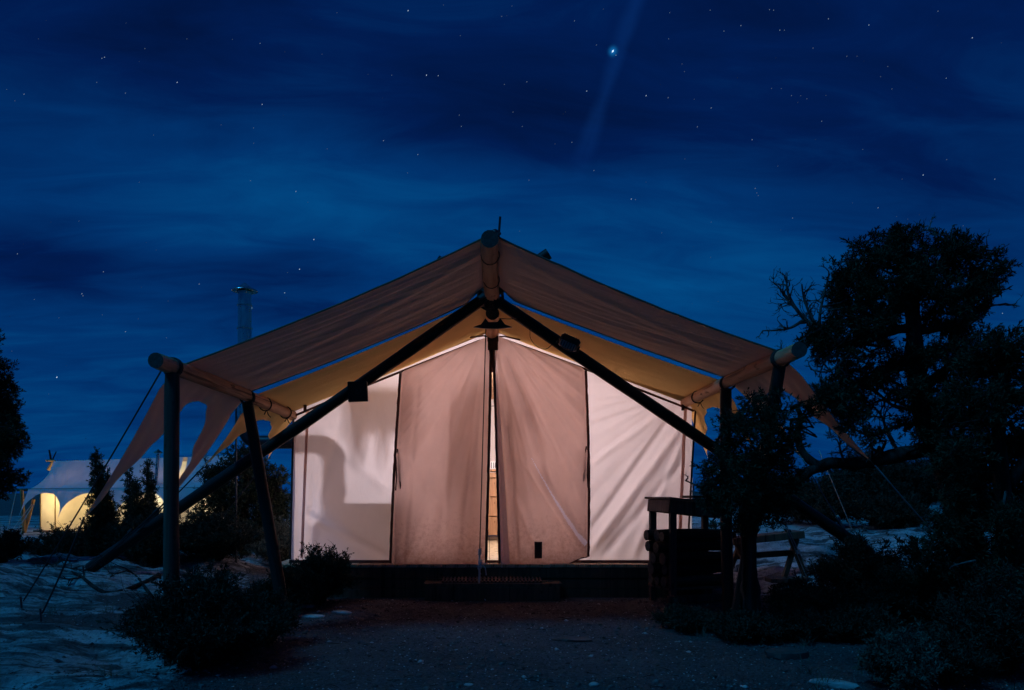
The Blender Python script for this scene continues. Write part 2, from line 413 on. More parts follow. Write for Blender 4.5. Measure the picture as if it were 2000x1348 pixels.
def sstep(a, b, x):
    t = min(1, max(0, (x - a) / (b - a))); return t * t * (3 - 2 * t)

# ------------------------------------------------------------------ ground
def relief(x, y):
    h = 0.0
    l = sstep(-1.7, -3.6, x)
    h += l * (.34 * sstep(5.0, 7.6, y) * (1 - sstep(8.6, 14, y)) - .22 * sstep(9, 20, y))
    r = sstep(2.3, 4.2, x)
    h += r * (.12 * sstep(5.5, 7.5, y) + .30 * sstep(7.6, 12, y) + .34 * sstep(11, 16, y)) * (1 - sstep(22, 45, y)) * (1 - sstep(40, 90, x))
    return h
def rockmask(x, y):
    n = mnoise.noise((x * .55, y * .55, 3.1)) * .5 + mnoise.noise((x * 1.7, y * 2.4, 8.1)) * .25
    edge_l = -1.75 - .28 * (y - 4.4) if y < 7 else -2.5 - .05 * (y - 7)
    m = sstep(edge_l + .25, edge_l - .45, x + n * .9)
    if y < 8.6: m *= 1 - .75 * sstep(-4.3, -3.0, x) * sstep(5.2, 6.2, y) * sstep(8.6, 7.4, y) * sstep(-.1, .25, n + .12)
    r = sstep(2.6, 3.3, x + n) * sstep(8.0, 8.7, y + n * .8)
    if y > 34: m *= 1 - sstep(34, 60, y)
    return max(m, r * (1 - sstep(30, 50, y)), .95 * sstep(.30, .5, n) if y > 7 else .5 * sstep(.34, .5, n))
def ground_z(x, y):
    h = relief(x, y); m = rockmask(x, y)
    if abs(x) < 60 and y < 60:
        n = mnoise.fractal((x * .8, y * 1.1, 0), .9, 2.1, 4)
        led = mnoise.fractal((x * .5 + 5, y * .95, 2), .8, 2.0, 5) * 2.2
        ter = (math.floor(led * 3.0) + sstep(.82, 1.0, (led * 3.0) % 1.0)) / 3.0
        h += m * (.085 * ter + .012 * n) + (1 - m) * .022 * n
        h += .006 * mnoise.noise((x * 9, y * 9, 0)) + .003 * mnoise.noise((x * 21, y * 21, 4))
        # keep the pitch under the deck level
        k = sstep(2.7, 2.2, abs(x)) * sstep(7.9, 8.3, y) * sstep(14.6, 13.9, y); h = h * (1 - k) - .01 * k
    return h
def make_ground():
    def axis(lo, hi, step, far, g=1.22):
        a = list(np.arange(lo, hi, step)); b, d = [], step
        x = hi
        while x < far: b.append(x); d *= g; x += d
        b.append(far); return a + b
    xp = axis(0, 7.0, .055, 3000); xs = [-x for x in xp[:0:-1]] + xp
    ys = axis(3.2, 13, .05, 4500, 1.15); yb, d, y = [], .1, 3.1
    while y > -40: yb.append(y); d *= 1.4; y -= d
    ys = yb[::-1] + ys
    nx, ny = len(xs), len(ys); V = np.zeros((nx * ny, 3)); rk = np.zeros(nx * ny); i = 0
    for x in xs:
        for y in ys:
            V[i] = (x, y, ground_z(x, y)); rk[i] = rockmask(x, y) if abs(x) < 80 and y < 90 else 0; i += 1
    ii, jj = np.meshgrid(np.arange(nx - 1), np.arange(ny - 1), indexing='ij'); a = (ii * ny + jj).ravel()
    Fc = np.stack([a, a + ny, a + ny + 1, a + 1], 1)
    me = bpy.data.meshes.new('ground'); me.vertices.add(len(V)); me.vertices.foreach_set('co', V.astype('f').ravel())
    me.loops.add(Fc.size); me.loops.foreach_set('vertex_index', Fc.astype('i').ravel()); me.polygons.add(len(Fc)); me.polygons.foreach_set('loop_start', np.arange(0, Fc.size, 4, dtype='i'))
    me.polygons.foreach_set('use_smooth', np.ones(len(Fc), dtype=bool)); me.update()
    at_ = me.attributes.new('rock', 'FLOAT', 'POINT'); at_.data.foreach_set('value', rk.astype('f')); me.materials.append(M['ground'])
    o = bpy.data.objects.new('ground', me); link(o); tag(o, 'dark gravelly dirt and pale sandstone slickrock around the tents', kind='structure')
make_ground()

def make_gravel(n=42000):
    base = np.array([(1, 0, 0), (-.5, .87, 0), (-.5, -.87, 0), (.2, .1, .8), (-.1, -.1, -.6), (.3, -.8, .3), (.4, .7, .25)], float)
    faces = np.array([(0, 6, 3), (6, 1, 3), (1, 2, 3), (2, 5, 3), (5, 0, 3), (0, 4, 6), (6, 4, 1), (1, 4, 2), (2, 4, 5), (5, 4, 0)])
    P, tone, sz = [], [], []
    while len(P) < n:
        y = random.uniform(0, 1) ** 1.5 * 5.2 + 4.1; x = random.uniform(-4.6, 5.2)
        rm = rockmask(x, y)
        if random.random() < rm * .86 or (abs(x) < 2.4 and y > 8.25): continue
        s = random.uniform(.004, .010) * (1 if random.random() < .96 else random.uniform(1.6, 3.2))
        P.append((x, y, ground_z(x, y) + s * .15)); sz.append(s); t = random.random(); tone.append(t * .7 if t < .93 else random.uniform(.8, 1))
    P = np.array(P); sz = np.array(sz); th = RNG.uniform(0, 6.28, n); c, s_ = np.cos(th), np.sin(th)
    jit = RNG.uniform(.65, 1.3, (n, 7, 3)); b = base[None] * jit * sz[:, None, None]; b[:, :, 2] *= .7
    bx = b[:, :, 0] * c[:, None] - b[:, :, 1] * s_[:, None]; by = b[:, :, 0] * s_[:, None] + b[:, :, 1] * c[:, None]
    V = np.stack([bx, by, b[:, :, 2]], 2) + P[:, None, :]
    Fc = faces[None] + (np.arange(n) * 7)[:, None, None]
    o = arrmesh('gravel', V.reshape(-1, 3), Fc.reshape(-1, 3), 'pebble', tone=np.repeat(np.array(tone), 7))
    tag(o, 'loose fine gravel scattered over the path to the tent', 'gravel', kind='stuff')
make_gravel()

# distant low mesa on the horizon
def make_mesa():
    mb = MB()
    prof = [(-1500, 0), (-1300, 5), (-1080, 7), (-980, 2), (-860, 3), (-700, 8), (-520, 5), (-300, 3), (0, 6), (300, 8), (600, 5), (1000, 9), (1500, 3)]
    def fn(u, v):
        x = -1500 + 3000 * u; z = np.interp(x, [p[0] for p in prof], [p[1] for p in prof]) + 1.4 * mnoise.noise((x * .02, 0, 0))
        w = [0, .75, 1, 1, .8, 0][int(round(v * 5))]
        return (x, 1400 + 110 * v + 25 * mnoise.noise((x * .01, 4, 0)), z * w - 1)
    mb.grid(fn, 160, 5); o = obj('mesa', mb, 'dark_stone'); tag(o, 'low dark mesa along the desert horizon', kind='structure')
make_mesa()

# ------------------------------------------------------------------ stars
def make_stars():
    known = [(797, 21, 1.), (204, 112, .7), (199, 114, .6), (346, 161, .9), (189, 161, .4), (245, 182, .5), (47, 184, .6), (512, 204, .8), (283, 95, .4), (365, 76, .3), (508, 85, .5), (454, 77, .25),
             (833, 147, 1.), (856, 148, .7), (765, 147, .35), (629, 106, .25), (897, 225, .4), (901, 247, .5), (749, 275, .6), (816, 302, .6), (796, 338, .4), (639, 291, .3), (578, 374, .7), (489, 353, .4),
             (272, 356, .25), (300, 264, .3), (432, 244, .25), (495, 250, .35), (613, 468, 1.), (585, 526, 1.), (556, 572, .8), (389, 555, .6), (34, 496, .6), (202, 531, .6), (160, 574, .7), (162, 578, .5), (67, 585, .35),
             (245, 648, .6), (325, 660, .35), (492, 602, .8), (154, 432, .3), (111, 737, 1.3), (13, 175, .3), (29, 197, .3), (200, 615, .25), (115, 621, .25),
             (1899, 74, .9), (1848, 153, .6), (1742, 174, .4), (1734, 130, .35), (1720, 150, .3), (1803, 342, .9), (1943, 350, .6), (1849, 312, .35), (1762, 350, .25), (1685, 292, .3), (1715, 406, .6), (1548, 426, .5), (1475, 368, .5), (1478, 377, .35), (1481, 382, .35),
             (1233, 389, .8), (1241, 390, .4), (1262, 187, .9), (1305, 191, .5), (1389, 211, .6), (1362, 248, .5), (1469, 273, .6), (1146, 178, .8), (1029, 160, .5), (1117, 278, .5), (1160, 333, .5), (1033, 352, .4), (1002, 219, .4), (1020, 247, .4),
             (1447, 50, .6), (1414, 61, .5), (1503, 19, .5), (1511, 20, .5), (1523, 59, .6), (1532, 59, .4), (1618, 37, .6), (1697, 49, .7), (1588, 94, .4), (1654, 110, .4), (1674, 110, .3), (1308, 25, .4), (1387, 20, .4), (1306, 76, .4), (1122, 41, .5), (1165, 88, .4),
             (1332, 125, .3), (1337, 140, .3), (1356, 194, .25), (1507, 173, .35), (1526, 173, .3), (1546, 187, .4), (1564, 187, .3), (1576, 193, .4), (1605, 237, .5), (1832, 22, .5), (1000, 12, .3), (980, 32, .4), (899, 70, .3), (866, 10, .25), (985, 165, .4), (1958, 612, .7), (1203, 108, .6),
             (1389, 434, .25), (1388, 503, .2), (1751, 423, .25), (1773, 428, .2), (658, 25, .25), (246, 45, .2), (75, 76, .2), (35, 872, .2), (23, 686, .2), (552, 700, .2)]
    V, Fc, tone = [], [], []
    D = 2600.0; px1 = D / F
    def star(dirv, b, size):
        c = dirv * (D / dirv.y) if dirv.y > .2 else dirv * D
        c = c + Vector((0, 0, HC)); s = px1 * size; r = dirv.cross(Vector((0, 0, 1))).normalized(); u = r.cross(dirv).normalized()
        al = (r * .62 + u * .78); pe = (r * .78 - u * .62); o = len(V)
        for a, p in ((1.7, 0), (0, .85), (-1.7, 0), (0, -.85)): V.append(tuple(c + al * a * s + pe * p * s)); tone.append(b)
        V.append(tuple(c + dirv * s)); tone.append(b); V.append(tuple(c - dirv * s)); tone.append(b)
        for i in range(4):
            j = (i + 1) % 4; Fc.append((o + i, o + j, o + 4)); Fc.append((o + j, o + i, o + 5))
    for x, y, b in known: star(direction(x, y), .05 + .75 * b ** 1.5, .50 + .38 * b)
    star(direction(1197, 100), 1.5, 1.8)
    for i in range(1100):
        z = random.uniform(.02, 1); th = random.uniform(0, 2 * math.pi); q = math.sqrt(1 - z * z)
        star(Vector((q * math.cos(th), q * math.sin(th), z)), random.uniform(.0, 1) ** 2 * .13 + .015, random.uniform(.4, .7))
    o = arrmesh('stars', np.array(V), np.array(Fc), 'star', tone=np.array(tone)); tag(o, 'faint white stars strewn over the night sky', 'stars', kind='stuff')
make_stars()

# ------------------------------------------------------------------ timber frame of the near tent
PLX, PLZ, PRX, PRZ, RZ = -2.245, 2.05, 2.25, 2.195, 2.965
def make_frame():
    t = thing('timber_frame', (0, 6.9, 0), 'log frame with ridge pole, eave poles, posts and crossed dark legs before the lit tent', 'tent frame')
    log('ridge_pole', (.005, 5.28, RZ), (.035, 7.02, RZ + .005), .064, .068, 'peeled_log', t)
    log('eave_pole', (PLX, 5.0, PLZ), (PLX - .01, 8.62, PLZ), .056, .058, 'peeled_log', t)
    log('eave_pole', (PRX, 5.38, PRZ), (PRX, 8.62, PRZ), .060, .056, 'peeled_log', t)
    log('inner_ridge_pole', (.035, 7.45, 2.965), (.04, 13.9, 2.965), .07, .07, 'peeled_log', t)
    def post(top, bot, r, m): log('post', bot, top, r * 1.08, r, m, t)
    g = lambda x, y: (x, y, ground_z(x, y) - .12)
    post((PLX + .01, 5.24, PLZ - .05), g(-2.235, 5.24), .050, 'grey_log')
    post((PLX, 6.9, PLZ - .05), g(-1.86, 6.85), .052, 'dark_log')
    post((PRX, 5.75, PRZ - .055), g(2.04, 6.25), .046, 'dark_log')
    post((PRX - .01, 7.02, PRZ - .05), g(2.27, 7.02), .052, 'dark_log')
    cr = Vector((.015, 6.85, 2.985))
    for foot, tip, dy in ((at(176, 1110, 7.75), 1.125, -.06), (at(1700, 1082, 7.75), 1.125, .062)):
        c = cr + Vector((0, dy, 0)); f = Vector(foot)
        log('crossed_leg', f, f + (c - f) * tip, .062, .053, 'dark_log', t, bow=.012)
    mb = MB()                                               # lashings
    for c, ax, r in (((PLX, 5.27, PLZ), (0, 1, 0), .06), ((PLX, 6.9, PLZ), (0, 1, 0), .06), ((PRX, 5.72, PRZ), (0, 1, 0), .064), ((PRX, 7.0, PRZ), (0, 1, 0), .062)):
        m2 = MB(); wrap(m2, c, ax, r, 4, .0065); obj('lashing', m2, 'dark_rope', t, 'all')
    for c, ax, r in (((PLX, 7.45, PLZ), (0, 1, .1), .06), ((PLX, 8.2, PLZ), (0, 1, -.12), .06), ((PRX, 8.0, PRZ), (0, 1, .1), .06)):
        m2 = MB(); wrap(m2, c, ax, r, 2, .006); p = Vector(c) + Vector((.02, -.02, -.06))
        m2.tube([p, p + Vector((.02, -.01, -.05)), p + Vector((.045, -.01, -.075))], .005, 5); m2.tube([p, p + Vector((-.025, 0, -.045))], .005, 5)
        obj('lashing', m2, 'dark_rope', t, 'all')
    m2 = MB()
    for ax, r in (((.8, 0, .6), .1), ((-.8, 0, .6), .1), ((1, .3, .0), .1), ((.2, 1, .3), .11)): wrap(m2, cr + Vector((0, 0, -.02)), ax, r, 4, .009, .018)
    for i in range(5):
        p = cr + Vector((random.uniform(-.06, .06), -.12, random.uniform(-.1, .04)))
        m2.tube([p, p + Vector((random.uniform(-.08, .08), -.02, -.06)), p + Vector((random.uniform(-.12, .12), -.02, -.10))], .006, 5)
    obj('lashing', m2, 'dark_rope', t, 'all')
    for c, ax in (((.01, 5.66, RZ), (.1, 1, 0)), ((.02, 6.3, RZ), (-.3, 1, .2))):
        m2 = MB(); wrap(m2, c, ax, .066, 1, .004); obj('cord_loop', m2, 'dark_rope', t, 'all')
    m2 = MB()                                               # steel bracket under the inner ridge pole
    c = Vector((.04, 7.46, 2.855))
    prof = [(-.26, 0), (-.16, .05), (-.10, .16), (-.06, .09), (.06, .09), (.10, .16), (.16, .05), (.26, 0), (.10, -.028), (-.10, -.028)]
    v = [c + Vector((x * .75, y, z * .55 - .03)) for y in (-.012, .012) for x, z in prof]; n = len(prof)
    m2.add(v, [tuple(range(n)), tuple(range(n, 2 * n))[::-1]] + [(i, i + n, (i + 1) % n + n, (i + 1) % n) for i in range(n)])
    obj('ridge_bracket', m2, 'black_metal', t)
    return t
frame = make_frame()

# ------------------------------------------------------------------ fly sheets
def folds(v, seed, k=1.0):
    """creases running with the slope; v metres along the ridge"""
    return k * (.007 * mnoise.noise((v * 5.5, seed, 0)) + .004 * mnoise.noise((v * 13, seed + 7, 0)) + .003 * mnoise.noise((v * 34, seed, 5)))
def roof_panel(side, ry, ey, rz, ex, ez, seed, sagk=.05, amp=1.0, rx=.02, edge=.02, notch=0.0):
    """a sheet from the ridge (ry = y span) to the eave pole (ey = y span)"""
    def fn(u, v):
        y = (ry[0] + (ry[1] - ry[0]) * v) * (1 - u) + (ey[0] + (ey[1] - ey[0]) * v) * u
        cut = edge * 4 * u * (1 - u); y += cut * (1 - 2 * v) - notch * (1 - sstep(.02, .11, u)) * v ** 4
        x = rx + (ex - rx) * u; z = rz + (ez - rz) * u - sagk * 4 * u * (1 - u) * (.6 + .4 * math.sin(math.pi * v))
        wv = y + .04 * mnoise.noise((u * 1.5, v * 2, seed)) + .14 * u
        d = folds(wv, seed, amp * (.45 + .9 * math.sin(math.pi * min(1, u * .9 + .1))))
        return (x, y, z + d)
    return fn
def diag_crease(fn, lines):
    def g(u, v):
        p = Vector(fn(u, v))
        for (u0, v0, u1, v1, w, a) in lines:
            du, dv = u1 - u0, v1 - v0; L2 = du * du + dv * dv; s = ((u - u0) * du + (v - v0) * dv) / L2
            dd = abs((u - u0) * dv - (v - v0) * du) / math.sqrt(L2); k = math.exp(-(dd / w) ** 2) * sstep(-.15, .1, s) * sstep(1.15, .9, s); p.z += a * k
        return tuple(p)
    return g
def valance(side, X, Z, y0, y1, D0, D1, top, out, seed, skew=(0, 0)):
    def fn(s, t):
        uu = 2 * s - 1; D = D0 + (D1 - D0) * s; a_ = abs(uu)
        drop = top + (.48 * D - top) * (1 - math.sqrt(max(0, 1 - (a_ / .46) ** 2.2))) if a_ < .46 else .48 * D + .52 * D * ((a_ - .46) / .54) ** 1.25
        y = y0 + (y1 - y0) * s; tt = t * drop
        pull = (abs(uu) ** 1.5) * t
        y += (skew[0] if uu < 0 else skew[1]) * pull * tt
        w = .010 * math.sin(uu * 23 + seed) * t + .014 * mnoise.noise((s * 9, t * 1.2, seed))
        n = math.hypot(out, 1)
        return (X + side * (out / n * tt + w + .06 * min(1, tt * 5)), y, Z - tt / n - .012 * math.sin(math.pi * t))
    return fn
TIPS = {}
def make_flies():
    t = thing('porch_fly', (0, 6.1, RZ), 'brown canvas fly over the porch front of the near tent', 'tent fly')
    fl = diag_crease(roof_panel(-1, (5.38, 6.92), (5.50, 6.99), RZ + .07, PLX - .01, PLZ + .062, 3, .055, 1.1, notch=.30), [(.02, .18, .85, .52, .05, -.014), (.05, .30, .9, .66, .05, .010), (.1, .62, .95, .80, .05, -.006), (0, .1, .6, .3, .05, .006)])
    fr = diag_crease(roof_panel(1, (5.38, 6.92), (5.78, 7.06), RZ + .07, PRX + .01, PRZ + .066, 11, .05, 1.1, edge=.03, notch=.30), [(.05, .15, .9, .35, .05, -.012), (.1, .4, .95, .55, .05, .009), (.05, .6, .95, .75, .05, -.006)])
    obj('fly_panel', MB().grid(fl, 90, 120), 'fly_canvas', t, 'all'); obj('fly_panel', MB().grid(fr, 90, 90), 'fly_canvas', t, 'all')
    va = valance(-1, PLX - .01, PLZ + .05, 5.42, 6.97, 1.25, 1.08, .20, .50, 1, (-.12, -.42)); vb = valance(1, PRX + .01, PRZ + .05, 5.80, 7.06, 1.08, .95, .22, .72, 5, (-.1, -.25))
    for f in (va, vb): obj('valance', MB().grid(f, 70, 30), 'fly_canvas', t, 'all')
    TIPS['l0'], TIPS['l1'], TIPS['r0'], TIPS['r1'] = va(0, 1), va(1, 1), vb(0, 1), vb(1, 1)
    for f, e in ((fl, 0), (fr, 0), (fl, 1), (fr, 1)):
        m2 = MB(); m2.tube([f(i / 40, e) for i in range(41)], .007, 6); obj('hem', m2, 'webbing', t, 'all')
    t = thing('inner_fly', (0, 8.5, RZ), 'amber tan canvas fly between the porch fly and the lit tent wall', 'tent fly')
    fl = roof_panel(-1, (7.06, 13.9), (7.16, 13.9), RZ + .075, PLX - .01, PLZ + .055, 21, .035, .55, edge=0); fr = roof_panel(1, (7.06, 13.9), (7.22, 13.9), RZ + .075, PRX + .01, PRZ + .058, 31, .035, .55, edge=0)
    obj('fly_panel', MB().grid(fl, 60, 200), 'porch_canvas', t, 'all'); obj('fly_panel', MB().grid(fr, 60, 200), 'porch_canvas', t, 'all')
    va = valance(-1, PLX - .01, PLZ + .04, 7.18, 8.75, .78, .60, .17, .55, 2, (-.25, .0)); vb = valance(1, PRX + .01, PRZ + .04, 7.22, 8.75, .72, .70, .17, .40, 8, (-.05, 0))
    for f in (va, vb): obj('valance', MB().grid(f, 60, 24), 'porch_canvas', t, 'all')
    TIPS['l2'], TIPS['l3'], TIPS['r2'], TIPS['r3'] = va(0, 1), va(1, 1), vb(0, 1), vb(1, 1)
make_flies()

# ------------------------------------------------------------------ the lit wall tent
WY = 8.5; WB = .385                     # front wall depth, wall base height
XL, XR, XA = -2.235, 2.33, .045
def gable(x):
    return 3.025 + (2.10 - 3.025) * (XA - x) / (XA - XL) if x < XA else 3.025 + (2.165 - 3.025) * (x - XA) / (XR - XA)
def ridge_line(x, z, a, b, w, amp):
    (x0, z0), (x1, z1) = a, b; dx, dz = x1 - x0, z1 - z0; L2 = dx * dx + dz * dz; s = ((x - x0) * dx + (z - z0) * dz) / L2
    dd = ((x - x0) * dz - (z - z0) * dx) / math.sqrt(L2)
    return amp * math.exp(-(dd / w) ** 2) * sstep(-.05, .15, s) * sstep(1.1, .85, s)
def wp(px, py): p = at(px, py, WY); return (p.x, p.z)
W_FOLDS = [(wp(1335, 830), wp(1155, 1075), .05, -.06), (wp(1320, 800), wp(1150, 1040), .035, .04), (wp(1335, 900), wp(1180, 1085), .045, .04), (wp(1340, 850), wp(1240, 1085), .04, -.035), (wp(1320, 790), wp(1160, 900), .04, -.02),
           (wp(1300, 780), wp(1150, 830), .03, .014), (wp(590, 1000), wp(760, 1090), .05, .03), (wp(610, 830), wp(760, 960), .07, -.018), (wp(670, 800), wp(600, 1090), .06, .012)]
def wall_disp(x, z):
    d = .018 * mnoise.noise((x * 1.5, z * 1.1, 2)) + .007 * mnoise.noise((x * 5, z * 2.2, 7))
    if x > .8: an = math.atan2(2.3 - x, 2.2 - z + .2); d += .016 * mnoise.noise((an * 16, math.hypot(2.3 - x, 2.2 - z) * .5, 3)) * sstep(.1, .6, 2.3 - x)
    for a, b, w, amp in W_FOLDS: d += ridge_line(x, z, a, b, w, amp)
    return d
def make_tent():
    t = thing('wall_tent', (.04, 11, WB), 'large cream canvas wall tent glowing from inside under the log frame', 'tent')
    def wall(x0, x1, slant0, slant1):
        def fn(u, v):
            xa = x0 + slant0 * (1 - v); xb = x1 + slant1 * (1 - v); x = xa + (xb - xa) * u; z = WB + (gable(x) - .005 - WB) * v
            return (x, WY - wall_disp(x, z) * sstep(0, .06, u) * sstep(1, .94, u) + .02, z)
        return fn
    obj('wall_panel', MB().grid(wall(XL, .030, -.05, -.055), 120, 120), 'wall_canvas', t, 'all')
    obj('wall_panel', MB().grid(wall(.052, XR, .075, -.04), 120, 120), 'wall_canvas', t, 'all')
    for x, zt in ((XL, 2.1), (XR, 2.165)):
        obj('side_wall', MB().grid(lambda u, v: (x + .02 * mnoise.noise((u * 9, v * 2, x)), WY + .02 + 5.2 * u, WB + (zt - WB) * v), 60, 14), 'wall_canvas', t, 'all')
    obj('back_wall', MB().grid(lambda u, v: (lambda x: (x, WY + 5.22, WB + (gable(x) - WB) * v))(XL + (XR - XL) * u), 50, 16), 'lining_canvas', t, 'all')
    for x, zt in ((XL, 2.1), (XR, 2.165)):
        obj('roof_panel', MB().grid(lambda u, v: (XA + (x - XA) * u, WY + .015 + 5.2 * v, 3.022 + (zt - 3.022) * u - .05 * math.sin(math.pi * u) * math.sin(math.pi * v)), 30, 50), 'lining_canvas', t, 'all')
    # door flaps: a second layer of canvas hung in front of the wall
    LF = {0: wp(783, 733), 1: wp(763, 1106)}; RF = {0: wp(1143, 728), 1: wp(1148, 1085)}
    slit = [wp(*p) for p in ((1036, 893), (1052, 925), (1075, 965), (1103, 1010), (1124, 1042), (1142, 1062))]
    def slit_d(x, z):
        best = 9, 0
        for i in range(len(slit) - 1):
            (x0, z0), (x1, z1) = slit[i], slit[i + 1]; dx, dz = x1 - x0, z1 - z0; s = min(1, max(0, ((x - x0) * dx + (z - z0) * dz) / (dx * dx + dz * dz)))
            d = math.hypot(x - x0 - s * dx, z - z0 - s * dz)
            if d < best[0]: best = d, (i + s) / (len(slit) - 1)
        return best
    L_F = [(wp(945, 700), wp(850, 1080), .07, .03), (wp(900, 760), wp(800, 900), .05, -.015), (wp(930, 800), wp(900, 1100), .035, .025), (wp(880, 760), wp(870, 1090), .04, -.025), (wp(790, 870), wp(900, 1050), .06, .02), (wp(820, 740), wp(790, 1100), .03, .012)]
    R_F = [(wp(985, 690), wp(1060, 900), .04, .035), (wp(1000, 680), wp(1140, 1000), .05, -.03), (wp(990, 800), wp(1010, 1090), .03, .045), (wp(1020, 760), wp(1100, 1090), .045, .03), (wp(1040, 900), wp(1145, 1068), .05, .05),
           (wp(1020, 900), wp(1130, 1075), .035, -.035), (wp(1050, 720), wp(1135, 860), .05, .018), (wp(1000, 960), wp(1060, 1100), .04, -.03), (wp(1140, 880), wp(1060, 1080), .05, .018)]
    def flap(left):
        fo = L_F if left else R_F; sd = 3 if left else 9
        def fn(u, v):                                       # u across from the outer edge to the door gap, v up
            zt_in = wp(0, 662)[1]
            if left: (xo, zo), (xb, zb) = LF[0], LF[1]; xi = wp(959, 0)[0] + (wp(949, 0)[0] - wp(959, 0)[0]) * (1 - v) ** 1.3; bz = wp(0, 1106)[1]
            else: (xo, zo), (xb, zb) = RF[0], RF[1]; xi = wp(962, 0)[0] + (wp(976, 0)[0] - wp(962, 0)[0]) * (1 - v) ** .8; bz = wp(0, 1106)[1]
            bow = (.02 if not left else -.012) * math.sin(math.pi * v)
            xe = xo + (xb - xo) * (1 - v) + bow; x = xe + (xi - xe) * u
            top = gable(x) - .07; bot = zb + (bz - zb) * sstep(0, .35, u) if not left else bz
            bot += .022 * mnoise.noise((x * 4, sd, 0)); z = bot + (top - bot) * v
            d = .065 + .022 * mnoise.noise((x * 3, z * 1.0, sd)) + .006 * mnoise.noise((x * 11, z * 3, sd + 2)) + .025 * (1 - v)
            gx, gz = (.02, 2.95); an = math.atan2(x - gx, gz - z + .15); rr_ = math.hypot(x - gx, gz - z)
            d += (.030 * mnoise.noise((an * 9, rr_ * .6, sd)) + .016 * mnoise.noise((an * 24, rr_ * .8, sd + 4))) * sstep(.1, .7, rr_) * (1.0 if not left else .75)
            for a, b, w, amp in fo: d += ridge_line(x, z, a, b, w, amp)
            d = .026 + max(0, d) * sstep(0, .05, u)
            return (x, WY + .0 - d - .004, z)
        keep = None
        if not left:
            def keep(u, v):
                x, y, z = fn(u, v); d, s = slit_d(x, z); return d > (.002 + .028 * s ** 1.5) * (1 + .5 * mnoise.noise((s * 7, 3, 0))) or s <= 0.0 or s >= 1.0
        f = obj('door_flap', MB().grid(fn, 110, 230, keep), 'flap_canvas', t, 'all')
        if keep: obj('slit_light_strip', MB().grid(fn, 110, 230, lambda u, v: not keep(u, v)), 'slit_light_canvas', f, 'all')  # slit filled with paler canvas that imitates the light shining through
        if left: f['label'] = 'left door flap with a hanging tie cord'
        else: f['label'] = 'right door flap with a diagonal slit of light set in as paler canvas and a dark patch'
        for u in (0, 1):
            m2 = MB(); P = [Vector(fn(u, i / 60)) + Vector((.004 * mnoise.noise((i * .5, u, sd)), -.008, 0)) for i in range(61)]; w = .016 if u else .017
            m2.tube(P, [w * (1 + .25 * mnoise.noise((i * .4, u, 1))) for i in range(61)], 6); obj('binding', m2, 'binding', f, 'all')
        m2 = MB(); m2.tube([Vector(fn(i / 30, 0)) + Vector((0, -.006, 0)) for i in range(31)], .007, 6); obj('bottom_hem', m2, 'binding', f, 'all')
        # tie cord on the outer edge
        p = Vector(fn(0, .60 if left else .58)) + Vector((0, -.05, 0)); m2 = MB(); k = 1 if left else -1
        loop = [p, p + Vector((.03 * k, -.01, .03)), p + Vector((.05 * k, -.01, -.06)), p + Vector((.055 * k, -.01, -.22)), p + Vector((.065 * k, -.01, -.42 if left else -.36))]
        m2.tube(loop, .0095, 5); m2.tube([p, p + Vector((.012 * k, -.01, -.1)), p + Vector((.02 * k, -.01, -.3)), p + Vector((.01 * k, -.01, -.44))], .009, 5); m2.tube([p + Vector((0, 0, .02)), p + Vector((.02 * k, -.012, .0)), p + Vector((0, -.012, -.02))], .009, 5)
        obj('tie_cord', m2, 'binding', f, 'all')
        if not left:
            c = wp(1050, 1073); m2 = MB()
            near = lambda x, z: min((fn(i / 40, j / 120) for i in range(41) for j in range(31)), key=lambda q: (q[0] - x) ** 2 + (q[2] - z) ** 2)
            P9 = [[(lambda x, z: Vector((x, near(x, z)[1] - .007, z)))(c[0] - .043 + .043 * i, c[1] - .095 + .0475 * j) for j in range(5)] for i in range(3)]
            for dy in (0, .004): m2.grid(lambda u, v: P9[int(round(u * 2))][int(round(v * 4))] + Vector((0, dy, 0)), 2, 4)
            obj('hook_patch', m2, 'binding', f)
            m2 = MB()                                       # canvas folded back beside the gap
            def fb(u, v):
                x, y, z = fn(1, v); return (x + .005 + (.11 * u * (1 - v) ** .8), y - .012 - .03 * math.sin(math.pi * u) * (1 - v), z)
            m2.grid(fb, 10, 60); obj('door_edge_fold', m2, 'wall_canvas', f, 'all')
        return f
    flap(True); flap(False)
    # piping line along the gable, corner webbing and zip
    def line(xa, xb, drop): return [(x, WY - .055, gable(x) - drop + .012 * math.sin((x - xa) / (xb - xa) * math.pi)) for x in np.linspace(xa, xb, 30)]
    for a, b in ((XL - .02, -.10), (.19, XR)):
        m2 = MB(); m2.tube(line(a, b, .07), .013, 6); obj('gable_piping', m2, 'binding', t, 'all')
    m2 = MB(); m2.tube([at(918, 659, 8.43), at(945, 656, 8.42), at(960, 660, 8.41), at(985, 657, 8.42), at(1016, 664, 8.43)], .009, 6); obj('flap_top_hem', m2, 'binding', t, 'all')
    def strip(name, a, b, w, m_, y=.03):
        m2 = MB(); p, q = wp(*a), wp(*b); n = 24; P = []
        for i in range(n + 1):
            s = i / n; x = p[0] + (q[0] - p[0]) * s; z = p[1] + (q[1] - p[1]) * s; P.append((x, WY - y - wall_disp(x, z), z))
        o = len(m2.v)
        for x, y_, z in P: m2.v += [(x - w / 2, y_, z), (x + w / 2, y_, z), (x + w / 2, y_ + .012, z), (x - w / 2, y_ + .012, z)]
        for i in range(n):
            for k in range(4): m2.f.append((o + i * 4 + k, o + i * 4 + (k + 1) % 4, o + i * 4 + 4 + (k + 1) % 4, o + i * 4 + 4 + k))
        m2.f += [(0, 1, 2, 3), tuple(n * 4 + k for k in (3, 2, 1, 0))]; obj(name, m2, m_, t)
